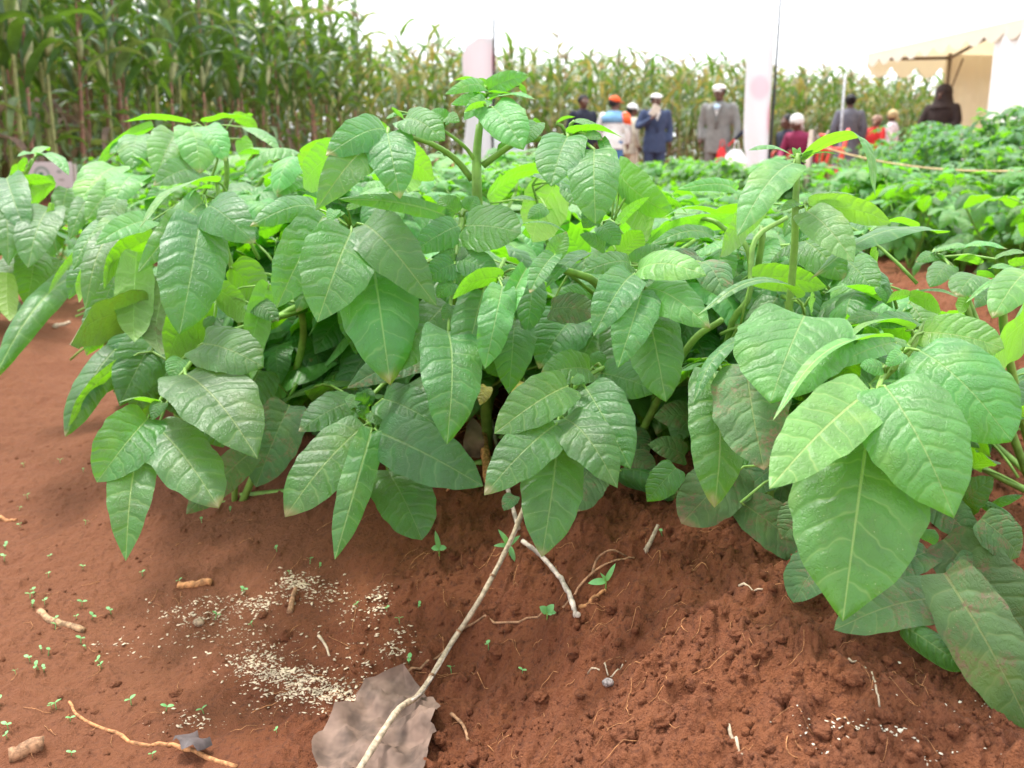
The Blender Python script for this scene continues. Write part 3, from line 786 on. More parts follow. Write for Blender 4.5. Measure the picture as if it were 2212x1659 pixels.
group('D', [(1340, 960, 1.08), (1290, 985, 1.04)], [
    (1278, 1010, 1232, 1098, 96, 0.98, 0.94, 't', 'd', {'lie': 0.022, 'b': 0.39}), (1350, 930, 1400, 975, 60, 1.06, 1.04, 't', 'd', {'lie': 0.022}), (1360, 985, 1412, 1020, 56, 1.0, 0.98, 't', 'd', {'lie': 0.022}),
    (1335, 1015, 1462, 1058, 88, 1.0, 0.97, 't', 'm', {'lie': 0.035, 'roll': 2.4, 'relief': 0, 'cord': 0, 'a': .28, 'b': 0.23}), (1110, 1070, 1090, 1100, 30, 1.0, .98, 't', 'd'),
    (1130, 825, 1115, 878, 34, 1.1, 1.08, 't', 'o'), (1052, 835, 1038, 872, 26, 1.1, 1.08, 't', 'o'), (1150, 880, 1082, 925, 26, 1.02, 1.0, 't', 'o')])
# --- plant K behind the heart leaf
group('K', [(1500, 900, 1.1), (1560, 770, 1.05), (1600, 700, 1.0)], [
    (1591, 414, 1472, 407, 30, 1.05, 1.0, 't', 'y', {'arch': .3}), (1542, 516, 1415, 524, 36, 1.08, 1.02, 't', 'm', {'arch': .3}), (1560, 472, 1436, 466, 16, 1.1, 1.05, 'v', 'y'),
    (1600, 488, 1400, 520, 40, 1.12, 1.08, 'u', 'y'), (1660, 425, 1556, 548, 64, 1.06, 1.02, 'u'), (1625, 598, 1780, 617, 58, 1.0, 0.97, 'u'), (1401, 432, 1482, 456, 24, 1.12, 1.08, 'u', 'y'),
    (1740, 522, 1822, 600, 80, 1.04, 1.0, 't', 'm'), (1833, 566, 1892, 631, 72, 1.02, 0.97, 't', 'm'), (1977, 495, 1880, 497, 20, 1.04, 1.0, 'v', 'y'),
    (2024, 503, 1768, 582, 54, 1.0, 0.9, 'g', 'm'), (1880, 545, 1893, 575, 40, 1.02, 1.0, 'u', 'y'), (1900, 650, 1788, 628, 26, 0.98, 0.92, 'v', 'y'),
    (1965, 638, 1914, 655, 24, .96, .94, 'u', 'y'), (1965, 640, 2032, 672, 34, .96, .93, 'u', 'y'), (1970, 640, 2069, 641, 16, .97, .94, 'g', 'm'), (1895, 622, 1912, 650, 16, .95, .94, 't', 'm')])
pst('K', [(1535, 790, 1.12), (1575, 720, 1.08), (1618, 640, 1.05), (1630, 520, 1.06), (1700, 470, 1.08)], .0042, .0025)
pst('K', [(1640, 640, 1.08), (1622, 590, 1.08), (1560, 490, 1.1), (1500, 468, 1.12)], .0036, .0025)
pst('K', [(1660, 660, 1.1), (1640, 560, 1.08), (1645, 490, 1.08)], .0045, .003)
pst('D', [(1340, 900, 1.15), (1330, 700, 1.12), (1290, 615, 1.06), (1240, 590, 1.03), (1180, 575, 1.0)], .0058, .0035)
pst('D', [(1400, 900, 1.1), (1480, 760, 1.06), (1560, 690, 1.02)], .005, .003)
pst('B', [(620, 960, 1.35), (640, 800, 1.34), (650, 672, 1.26), (600, 685, 1.22), (545, 703, 1.18)], .0055, .004)
pst('B', [(560, 900, 1.35), (520, 700, 1.3), (480, 500, 1.25), (470, 400, 1.24)], .0042, .003)
pst('C', [(800, 950, 1.35), (840, 780, 1.28), (820, 600, 1.18), (770, 500, 1.12)], .005, .003)
pst('C', [(870, 950, 1.35), (960, 800, 1.25), (985, 560, 1.15), (1003, 440, 1.12)], .006, .003)
pst('A', [(430, 640, 1.9), (470, 480, 1.8), (490, 380, 1.76), (480, 300, 1.74)], .007, .004)
pst('A', [(480, 640, 1.9), (560, 400, 1.78), (620, 350, 1.76)], .006, .003)
pst('L', [(-40, 740, 2.0), (0, 500, 1.85), (70, 345, 1.76)], .007, .003)
# --- plant E, right foreground
group('E', [(1690, 640, 1.0), (1730, 655, 0.95), (1738, 680, 0.9)], [
    (1738, 682, 1669, 852, 214, 0.80, 0.74, 't', 'y', {'cord': .15, 'a': .50, 'b': 0.62, 'fold': .03, 'arch': .12, 'spin': .05}), (1722, 645, 1519, 670, 24, 0.88, 0.8, 'g', 'm'),
    (1612, 784, 1647, 1000, 146, 0.82, 0.76, 't', 'd', {'a': .5, 'b': 0.55, 'spin': .25, 'relief': 0.018}), (1540, 800, 1547, 1078, 112, 0.85, 0.8, 't', 'm', {'b': 0.51, 'spin': -.3}),
    (1600, 736, 1500, 860, 26, 0.86, 0.8, 'v', 'm'), (1918, 744, 1680, 888, 24, 0.80, 0.71, 'v', 'y'), (1760, 640, 1752, 680, 30, .92, .9, 'u', 'y')])
group('E', [(1990, 700, 0.95), (1965, 745, 0.86), (1915, 800, 0.78), (1895, 845, 0.74), (1880, 905, .72)], [
    (1881, 843, 1676, 1036, 136, 0.73, 0.66, 't', 'y', {'relief': 0.017, 'fold': .1, 'spin': .05}), (1911, 834, 2054, 1098, 188, 0.72, 0.66, 't', 'y', {'relief': 0.018, 'fold': .05, 'spin': -.05, 'b': 0.62}),
    (1878, 905, 1824, 1313, 246, 0.73, 0.665, 't', 'm', {'relief': 0.018, 'fold': .06, 'spin': .0, 'a': .62, 'b': 0.66, 'arch': .1}),
    (1985, 757, 2175, 938, 168, 0.80, 0.74, 't', 'y', {'relief': 0.018, 'b': 0.43, 'spin': -.05}), (1994, 718, 2160, 748, 86, 0.86, 0.82, 't', 'y', {'b': 0.43, 'spin': 0}),
    (1965, 713, 1820, 738, 26, 0.88, 0.83, 'v', 'y'), (1918, 700, 1836, 690, 40, .92, .88, 't', 'm'), (1975, 690, 1890, 700, 48, .9, .87, 't', 'm'), (1935, 740, 1800, 790, 44, .8, .76, 't', 'y'),
    (1908, 795, 1862, 790, 34, .76, .75, 't', 'y'), (1950, 762, 1915, 790, 30, .76, .75, 't', 'y'), (1960, 745, 1900, 745, 22, .82, .8, 't', 'y')], r0=.0030)
group('E', [(1760, 1000, 0.92), (1700, 1020, 0.88)], [
    (1606, 1008, 1480, 1122, 112, 0.86, 0.82, 't', 'd', {'lie': 0.022, 'b': 0.39}), (1735, 975, 1606, 1062, 96, 0.88, 0.84, 't', 'd', {'lie': 0.022}), (1600, 1085, 1750, 1200, 88, 0.84, 0.82, 't', 'd', {'lie': 0.022, 'b': 0.39, 'spin': .2}),
    (1800, 1190, 1718, 1292, 92, 0.84, 0.8, 't', 'd', {'lie': 0.022, 'b': 0.39}), (2008, 1192, 1895, 1248, 82, 0.82, 0.79, 't', 'd', {'lie': 0.03, 'b': 0.39}), (2056, 1295, 1816, 1352, 112, 0.84, 0.815, 't', 'd', {'lie': 0.03, 'b': 0.47, 'fold': .1}),
    (2040, 1238, 2222, 1562, 132, 0.78, 0.73, 't', 'd', {'lie': 0.03, 'b': 0.47, 'relief': 0.018, 'fold': -.1}), (2038, 1165, 2240, 1395, 132, 0.82, 0.77, 't', 'd', {'lie': 0.03, 'b': 0.43}), (2000, 1075, 2116, 1180, 70, 0.86, 0.82, 't', 'd', {'lie': 0.03}),
    (1950, 1350, 2082, 1440, 118, 0.82, 0.80, 't', 'm', {'lie': 0.035, 'roll': 2.3, 'relief': 0, 'cord': 0, 'a': .28, 'b': 0.23, 'spin': .3}), (2004, 1170, 2018, 1145, 34, .8, .8, 't', 'm'),
    (2070, 1100, 2140, 1035, 60, 0.96, 0.92, 't', 'd'), (2100, 1010, 2150, 1000, 50, 1.0, .96, 'u', 'm'), (2140, 1095, 2205, 1070, 30, .95, .93, 't', 'm', {'roll': 1.5}), (2120, 1085, 2190, 1120, 28, .95, .93, 't', 'm', {'roll': 1.2}),
    (1500, 905, 1418, 900, 60, 1.0, .98, 't', 'd', {'lie': 0.022}), (1480, 985, 1405, 960, 50, .98, .96, 't', 'd', {'lie': 0.022}), (1560, 930, 1610, 1000, 70, .95, .92), (2060, 1210, 2140, 1300, 80, .8, .8, 't', 'd', {'lie': .03}), (2120, 1120, 2200, 1200, 80, .8, .8, 't', 'd', {'lie': .03}), (1760, 1090, 1690, 1160, 80, .8, .8, 't', 'd', {'lie': .02}), (2150, 1240, 2230, 1340, 90, .8, .8, 't', 'd', {'lie': .04}), (1460, 1010, 1400, 1080, 60, .8, .8, 't', 'm', {'lie': .02})])
pst('E', [(1810, 1030, 1.0), (1850, 900, 0.96), (1960, 760, 0.93), (1998, 700, .95)], .006, .0035)
pst('E', [(1790, 1030, 0.98), (1760, 850, 0.98), (1700, 650, 1.0)], .006, .0035)
# --- plant H, right edge
group('H', [(2130, 740, 1.25), (2090, 640, 1.25), (2060, 580, 1.22), (2022, 548, 1.2)], [
    (2015, 545, 2092, 532, 28, 1.18, 1.14, 'g', 'y'), (2060, 545, 2170, 535, 24, 1.16, 1.12, 'g', 'y'), (2018, 552, 1982, 564, 26, 1.18, 1.15, 't', 'm'), (2050, 572, 2012, 614, 48, 1.14, 1.1, 't', 'm'),
    (2058, 585, 2040, 605, 30, 1.14, 1.12, 'u', 'y'), (2118, 600, 2070, 634, 70, 1.08, 1.04, 't', 'm', {'b': 0.43}), (2225, 590, 2150, 675, 76, 1.02, 0.96, 't', 'y', {'b': 0.47}),
    (2200, 592, 2092, 646, 12, 1.05, 1.0, 'g', 'y'), (2120, 570, 2060, 560, 20, 1.16, 1.12, 'u', 'y'), (2150, 560, 2212, 545, 22, 1.14, 1.12, 'g', 'y'), (2180, 570, 2240, 560, 20, 1.1, 1.08, 'u', 'y'),
    (2140, 580, 2196, 590, 22, 1.1, 1.08, 'g', 'y'), (2110, 590, 2150, 598, 16, 1.1, 1.09, 'u', 'y'), (2150, 620, 2110, 660, 40, 1.12, 1.08, 't', 'm'), (2090, 640, 2072, 675, 26, 1.1, 1.09, 'u', 'y')], r0=.0035)
group('H', [(2260, 760, 1.1), (2240, 710, 1.05)], [
    (2235, 680, 2128, 806, 130, 0.95, 0.9, 'u', 'y'), (2230, 895, 2135, 948, 62, 0.9, 0.86, 'u', 'y'), (2240, 840, 2190, 905, 60, .96, .92, 't', 'm')])
pst('H', [(2150, 780, 1.3), (2100, 700, 1.26), (2085, 640, 1.25)], .006, .004)
pst('H', [(2200, 800, 1.2), (2170, 720, 1.15), (2200, 610, 1.08)], .006, .004)

# --- the taller weed
new_plant('W', 0.27, 1.0, "slender upright weed with a straight dark green stem and pale pointed leaves", 'weed_plant', 'weed', 'weeds standing among the potatoes')
del PLANT['W']['group']
group('W', [(1716, 360, .93), (1718, 350, .93), (1723, 338, .93)], [
    (1715, 352, 1599, 494, 82, 0.92, 0.86, 't', 'w', {'arch': .25, 'cord': .04}), (1714, 341, 1622, 322, 22, 0.94, 0.92, 'g', 'w'), (1735, 342, 1806, 331, 14, 0.93, 0.9, 'g', 'w'),
    (1732, 348, 1886, 412, 34, 0.93, 0.87, 'v', 'w', {'arch': .9, 'cord': .03}), (1722, 336, 1712, 319, 10, .93, .93, 't', 'w'), (1724, 336, 1728, 318, 8, .93, .93, 't', 'w'), (1727, 336, 1755, 324, 12, .93, .92, 'g', 'w')], r0=.002)
group('W', [(1716, 460, .93), (1725, 450, .93), (1738, 447, .93)], [
    (1747, 445, 1918, 478, 54, 0.93, 0.9, 'u', 'w'), (1742, 456, 1838, 556, 78, 0.92, 0.86, 't', 'w', {'b': 0.55}), (1740, 441, 1842, 419, 26, 0.94, 0.93, 'g', 'w'), (1728, 440, 1690, 453, 22, .93, .91, 't', 'w')], r0=.002)
st = pst('W', [(1712, 770, 0.97), (1711, 600, 0.95), (1718, 450, 0.93), (1724, 332, 0.93)], .0042, .0028)
# ---------------------------------------------------------------- filler foliage of the front plants
def in_poly(x, y, poly):
    c = False; j = len(poly) - 1
    for i in range(len(poly)):
        xi, yi = poly[i]; xj, yj = poly[j]
        if (yi > y) != (yj > y) and x < (xj - xi) * (y - yi) / (yj - yi) + xi: c = not c
        j = i
    return c
MASS = [(-200,420),(60,420),(200,400),(245,340),(300,290),(530,275),(590,330),(640,335),(720,320),(760,400),(830,330),(930,330),(990,420),(1130,425),
        (1180,380),(1300,400),(1420,460),(1540,470),(1640,440),(1700,430),(1830,500),(1890,560),(1880,640),(1990,670),(2100,700),(2260,690),(2260,820),
        (2120,1010),(2000,1120),(1830,1180),(1700,1130),(1500,1040),(1350,1000),(1200,980),(1130,800),(1100,780),(1030,900),(900,960),(700,960),
        (560,960),(420,950),(260,870),(260,700),(200,600),(100,620),(-200,640)]
HD = np.array([h for h in hero_disc])
def hides_hero(px, py, d, margin=0.015):
    m = (HD[:, 0] - px) ** 2 + (HD[:, 1] - py) ** 2 < (HD[:, 2] + 26) ** 2
    return bool(np.any(HD[m, 3] > d - margin)) if m.any() else False

def ok_leaf(b, t, mass=True):
    x, y, d = proj(b); x2, y2, d2 = proj(t)
    if mass and not (in_poly(x2, y2, MASS) and in_poly((x + x2) / 2, (y + y2) / 2, MASS)): return False
    for k in (0.2, 0.6, 1.0):
        if hides_hero(x + (x2 - x) * k, y + (y2 - y) * k, d + (d2 - d) * k): return False
    return True

def compound(parent, ploc, node, az, length, size, elev=0.5, droop=0.9, kind='m', check=None, rr=None, npair=3, rad=0.0022):
    r = rr or rng
    d0 = Vector((math.cos(az) * math.cos(elev), math.sin(az) * math.cos(elev), math.sin(elev)))
    dirh = Vector((math.cos(az), math.sin(az), 0))
    pts = []
    p = node.copy(); dvec = d0.copy()
    n = 8
    for i in range(n + 1):
        pts.append(p.copy())
        p = p + dvec * (length / n)
        dvec = (dvec + Vector((0, 0, -droop / n)) * (1 + i * 0.1)).normalized()
    side = Vector((-math.sin(az), math.cos(az), 0))
    todo = []
    def at(t):
        k = t * n; i = min(int(k), n - 1); return pts[i].lerp(pts[i + 1], k - i), (pts[i + 1] - pts[i]).normalized()
    q, tg = at(1.0)
    todo.append((q, (tg + Vector((r.uniform(-.2, .2), r.uniform(-.2, .2), -0.35))).normalized(), size * r.uniform(1.0, 1.2)))
    for j in range(npair):
        t = 1.0 - (j + 0.55) * (0.72 / npair)
        q, tg = at(t)
        sz = size * (0.95 - 0.14 * j) * r.uniform(0.85, 1.1)
        for sgn in (-1, 1):
            a = (tg * r.uniform(0.35, 0.7) + side * sgn * r.uniform(0.8, 1.1) + Vector((0, 0, r.uniform(-0.85, -0.25)))).normalized()
            todo.append((q, a, sz))
        if j < npair - 1 and r.random() < 0.6:
            q, tg = at(t - 0.1)
            for sgn in (-1, 1):
                todo.append((q, (side * sgn + tg * 0.4 + Vector((0, 0, -0.2))).normalized(), size * 0.28))
    if check:
        n0 = len(todo)
        if not check(todo[0][0], todo[0][0] + todo[0][1] * todo[0][2]): return None
        todo = [w for w in todo if check(w[0], w[0] + w[1] * w[2])]
        if len(todo) < max(2, n0 * .45): return None
        if any(hides_hero(*proj(p_)) for p_ in pts[1:]): return None
    v, f = tube_geo([a - ploc for a in pts], [rad * (1 - 0.5 * i / n) for i in range(n + 1)], 5)
    st = mesh_obj("leaf_stalk", v, f, STEM, parent)
    for q, a, sz in todo:
        hint = Vector((0, 0, 1)) + dirh * 0.35 + Vector((r.uniform(-.35, .35), r.uniform(-.35, .35), 0))
        kd = kind if r.random() > 0.15 else 'y'
        place_leaflet(st, q, a, hint, sz, kd, r.randrange(8), ploc)
    return st

def fill_plant(key, nstem, hts, nl, spread, size, kinds='mmy', seed=1, mind=1.12):
    r = random.Random(seed)
    pl = PLANT[key]; ploc = pl.location.copy()
    made = 0
    for s in range(nstem):
        az = r.uniform(0, 6.283)
        lean = r.uniform(0.1, 0.5) * spread
        h = r.uniform(*hts)
        top = ploc + Vector((math.cos(az) * lean, math.sin(az) * lean, h))
        midp = ploc + Vector((math.cos(az) * lean * 0.6, math.sin(az) * lean * 0.6, h * 0.45))
        pts = spline([ploc + Vector((r.uniform(-.02, .02), r.uniform(-.02, .02), -0.01)), midp, top], 10)
        if s < 4 and key != 'L':
            v, f = tube_geo([p - ploc for p in pts], [.0062 - .0003 * i for i in range(10)], 6)
            if all(not hides_hero(*proj(p)) for p in pts[2:]) and in_poly(*proj(top)[:2], MASS):
                mesh_obj("stem", v, f, STEM, pl)
        for k in range(nl * 2):
            t = r.uniform(0.25, 1.0)
            q = pts[min(9, int(t * 9))]
            a2 = r.uniform(0, 6.283) if r.random() < .4 else r.uniform(-2.9, -.25)
            st = compound(pl, ploc, q, a2, r.uniform(.14, .24), size * r.uniform(.8, 1.15), r.uniform(0.1, 0.8), r.uniform(.7, 1.5),
                          r.choice(kinds), ok_leaf, r)
            if st: made += 1
    return made
for key, ns, ht, nl, sp, sz, sd in [('A', 12, (.2, .44), 9, 1.0, .105, 1), ('B', 13, (.12, .42), 10, 1.1, .10, 2), ('C', 13, (.12, .42), 10, 1.1, .10, 3),
                                ('F', 11, (.12, .36), 10, 1.0, .10, 4), ('D', 12, (.12, .34), 10, 1.0, .095, 5), ('K', 11, (.1, .30), 9, 1.0, .09, 6),
                                ('E', 10, (.08, .24), 9, .8, .09, 7), ('L', 12, (.15, .40), 10, 1.0, .11, 8), ('H', 10, (.1, .32), 9, .9, .095, 9)]:
    n = fill_plant(key, ns, ht, nl, sp, sz, seed=sd)
    print("fill", key, n)

# ---------------------------------------------------------------- potato plants of the field behind
def field_template(nst, h, spread, size, seed, kinds='mmy', group_=None, nl=5, name='potato_plant'):
    r = random.Random(seed)
    root = empty(name, (0, 0, 0))
    z = Vector((0, 0, 0))
    for s in range(nst):
        az = r.uniform(0, 6.283); lean = r.uniform(.05, .5) * spread
        top = Vector((math.cos(az) * lean, math.sin(az) * lean, h * r.uniform(.72, 1.0)))
        pts = spline([Vector((0, 0, -.02)), Vector((top.x * .6, top.y * .6, top.z * .5)), top], 8)
        v, f = tube_geo(pts, [.006 - .0004 * i for i in range(8)], 5)
        mesh_obj("stem", v, f, STEM, root)
        for k in range(nl):
            q = pts[r.randrange(3, 8)]
            compound(root, z, q, r.uniform(0, 6.283), r.uniform(.12, .2), size * r.uniform(.8, 1.15), r.uniform(0.2, .9), r.uniform(.6, 1.3), r.choice(kinds), None, r, npair=2)
        # top rosette
        for k in range(3):
            compound(root, z, pts[7], r.uniform(0, 6.283), .08, size * .6, 1.0, .8, 'y', None, r, npair=1)
    return root

def merged_template(nst, h, spread, size, seed, nl, kinds, flowers=0, name='potato_plant'):
    """far plants: foliage and stems, one mesh per part"""
    r = random.Random(seed)
    G1, G2 = Geo(), Geo(); uvs = []
    libs = [leaf_geo(1.0, r.uniform(.52, .66), 2, 4, arch=r.uniform(.2, .6), fold=r.uniform(-.2, .3), seed=i) for i in range(4)]
    for s in range(nst):
        az = r.uniform(0, 6.283); lean = r.uniform(.05, .5) * spread
        top = Vector((math.cos(az) * lean, math.sin(az) * lean, h * r.uniform(.75, 1.0)))
        pts = spline([Vector((0, 0, -.02)), Vector((top.x * .6, top.y * .6, top.z * .5)), top], 6)
        G2.tube(pts, .005, 4)
        for k in range(nl):
            q = pts[r.randrange(2, 6)]
            a = r.uniform(0, 6.283)
            out = Vector((math.cos(a), math.sin(a), 0))
            c = q + out * r.uniform(.04, .16) + Vector((0, 0, r.uniform(-.03, .05)))
            for j in range(5):
                ax = (Vector((math.cos(a + (j - 2) * .8), math.sin(a + (j - 2) * .8), r.uniform(-.7, .1)))).normalized()
                m = frame(ax, Vector((r.uniform(-.4, .4), r.uniform(-.4, .4), 1)))
                V, Fc, uv = libs[r.randrange(4)]
                sz = size * r.uniform(.7, 1.1)
                G1.add(V * sz @ np.array(m).T + np.array(c + ax * .01), Fc, 1 if r.random() < .35 else 0); uvs.append(uv)
        for k in range(flowers if s % 3 == 0 else 0):
            c = top + Vector((r.uniform(-.05, .05), r.uniform(-.05, .05), r.uniform(.0, .05)))
            for j in range(5):
                a = j * 1.2566
                ax = Vector((math.cos(a), math.sin(a), .35))
                m = frame(ax, Vector((0, 0, 1)))
                V, Fc, uv = libs[0]
                G1.add(V * .019 @ np.array(m).T + np.array(c), Fc, 2); uvs.append(uv)
    root = empty(name, (0, 0, 0))
    me = mesh_obj("foliage", np.concatenate(G1.v), G1.f, kinds, root, np.concatenate(uvs), mat_idx=G1.m)
    G2.obj("stem", [STEM], root)
    return root

LEAF_F = leaf_mat("leaf_taller_variety", (0.065, 0.20, 0.07), (0.2, 0.38, 0.14), (0.16, 0.30, 0.12), (0.16, 0.45, 0.03), 0.32)
PETAL = simple_mat("petal_pink", (0.85, 0.62, 0.75), 0.6, 0.1, trans=.2)

def scatter(tmpls, spots, labels_group):
    first = [True] * len(tmpls)
    kd = [kids_of(t) for t in tmpls]
    for i, (x, y, s, lab, grp) in enumerate(spots):
        k = i % len(tmpls)
        if first[k]: o = tmpls[k]; first[k] = False
        else: o = copy_tree(tmpls[k], kd[k])
        o.location = (x, y, gz(x, y))
        o.rotation_euler = (0, 0, rng.uniform(0, 6.28))
        o.scale = (s, s, s * rng.uniform(.93, 1.05))
        tag(o, lab, 'plant', grp)
    for k in range(len(tmpls)):
        if first[k]:
            for lst in kd[k].values():
                for c in lst: bpy.data.objects.remove(c)
            bpy.data.objects.remove(tmpls[k])

# nearer plants behind the front row, leaf by leaf
T = [field_template(4, .31, .42, .085, 21), field_template(4, .33, .45, .08, 22), field_template(5, .30, .42, .085, 23)]
spots = []
NL = "leafy potato plant in the rows just behind the tall middle stem"
NR = "leafy potato plant on the ridge beyond the red furrow"
for y in np.arange(1.75, 4.6, .34):
    for x0 in (0.0, .0):
        x = 0.05 + rng.uniform(-.06, .06); spots.append((x - .26 if y < 2.6 else x, y, rng.uniform(.92, 1.1), NL, 'potato plants of the middle rows'))
    x = .34 + rng.uniform(-.05, .05)
    if y < 3.4: spots.append((x, y, rng.uniform(.85, 1.0), NL, 'potato plants of the middle rows'))
for y in np.arange(3.9, 4.8, .4):
    spots.append((1.4 + rng.uniform(-.1, .1), y, rng.uniform(.9, 1.05), NR, 'potato plants on the right ridge'))
for x in (.95, 1.35, 1.75, 2.15):
    for y in (3.45, 3.85, 4.3):
        if (x, y) != (.95, 3.45): spots.append((x + rng.uniform(-.06, .06), y, rng.uniform(.9, 1.05), NR, 'potato plants on the right ridge'))
for x, y in ((1.62, 2.75), (1.5, 2.95), (1.85, 3.1), (.86, 3.2), (.7, 2.75), (1.15, 1.75), (1.3, 2.1)): spots.append((x, y, .88, NR, 'potato plants on the right ridge'))
for y in np.arange(2.2, 4.3, .36):
    spots.append((-1.32 + rng.uniform(-.08, .08), y, rng.uniform(.62, .76), "leafy potato plant on the left ridge in front of the tall maize", 'potato plants on the left ridge'))
scatter(T, spots, None)

# farther rows
M = [merged_template(7, .33, .5, .085, 31 + i, 9, [LEAF, LEAF_Y]) for i in range(4)]
spots = []
LF = "small distant potato plant in the green field in front of the people"
for k, xr in enumerate(np.arange(-6.7, 8.2, 0.675)):
    for y in np.arange(4.9, 12.2, .42 if abs(xr) < 3 else .5):
        if xr > 1.2 and y > 5.2 and xr > 1.2: continue
        if abs(xr) > y * .56 + .3: continue
        if xr < -.40 * y: continue
        spots.append((xr + rng.uniform(-.08, .08), y + rng.uniform(-.1, .1), rng.uniform(.9, 1.12), LF, 'potato plants of the far field'))
for y in np.arange(5.2, 11.8, .42):
    for xr in (1.5, 2.05, 2.6):
        if xr > .38 * y + .1: continue
        if xr > 1.2 + (y - 5) * .16 : continue
        spots.append((xr, y, 1.0, LF, 'potato plants of the far field'))
scatter(M, spots, None)
# the taller flowering crop on the right
T2 = [merged_template(10, .58, .6, .07, 61 + i, 12, [LEAF_F, LEAF, PETAL], flowers=1) for i in range(4)]
spots = []
for xr in np.arange(1.6, 6.4, .42):
    for y in np.arange(4.75, 9.6, .42):
        left = 1.72 + (y - 4.7) * .30
        if xr < left or xr > y * .56 + .5: continue
        e = min(1.0, .66 + (xr - left) * .55)
        spots.append((xr + rng.uniform(-.08, .08), y + rng.uniform(-.08, .08), e * rng.uniform(.95, 1.05),
                      "bushy potato plant in the tall pink-flowered stand crossed by the rope", 'flowering potato plants of the tall stand'))
scatter(T2, spots, None)
# ---------------------------------------------------------------- maize
MZ_G = simple_mat("maize_leaf_green", (0.070, 0.132, 0.058), 0.36, 0.5, 9, trans=0.30, tcol=(0.22, 0.42, 0.03))
MZ_P = simple_mat("maize_leaf_pale", (0.17, 0.25, 0.12), 0.5, 0.4, 9, trans=0.28, tcol=(0.35, 0.45, 0.08))
MZ_Y = simple_mat("maize_leaf_yellowing", (0.26, 0.25, 0.08), 0.6, 0.35, 9, trans=0.35, tcol=(0.5, 0.42, 0.1))
MZ_B = simple_mat("maize_leaf_dry", (0.17, 0.115, 0.085), 0.8, 0.35, 12, trans=0.2, tcol=(0.45, 0.33, 0.2))
MZ_S = simple_mat("maize_stalk", (0.30, 0.30, 0.11), 0.55, 0.35, 7)
MZ_R = simple_mat("maize_stalk_reddish", (0.30, 0.15, 0.10), 0.6, 0.35, 7)
MZ_T = simple_mat("maize_tassel", (0.50, 0.36, 0.22), 0.8, 0.3, 20)
MZ_H = simple_mat("maize_husk", (0.36, 0.36, 0.18), 0.7, 0.3, 12)

def maize_leaf_geo(L, W, rise, droop, r, nseg=9):
    """blade leaving the stalk at the origin towards +X"""
    V, Fc = [], []
    p = np.array([0.0, 0, 0]); el = rise; tw = r.uniform(-.9, .9); sway = r.uniform(-.35, .35)
    for i in range(nseg + 1):
        t = i / nseg
        w = W / 2 * (min(1, .45 + t * 3)) * (1 - t ** 2.4) + .001
        d = np.array([math.cos(el), sway * t, math.sin(el)])
        nrm = np.array([-math.sin(el), 0, math.cos(el)])
        th = tw * t
        sd_ = np.array([0, 1, 0]) * math.cos(th) + nrm * math.sin(th)
        wav = .10 * W * math.sin(t * 16 + tw * 5)
        V += [p - sd_ * w + nrm * (w * .55 + wav), p.copy(), p + sd_ * w + nrm * (w * .55 - wav)]
        p = p + d * (L / nseg)
        el -= droop / nseg * (0.5 + 1.3 * t)
    for i in range(nseg):
        a = i * 3
        Fc += [(a, a + 1, a + 4, a + 3), (a + 1, a + 2, a + 5, a + 4)]
    return np.array(V), Fc

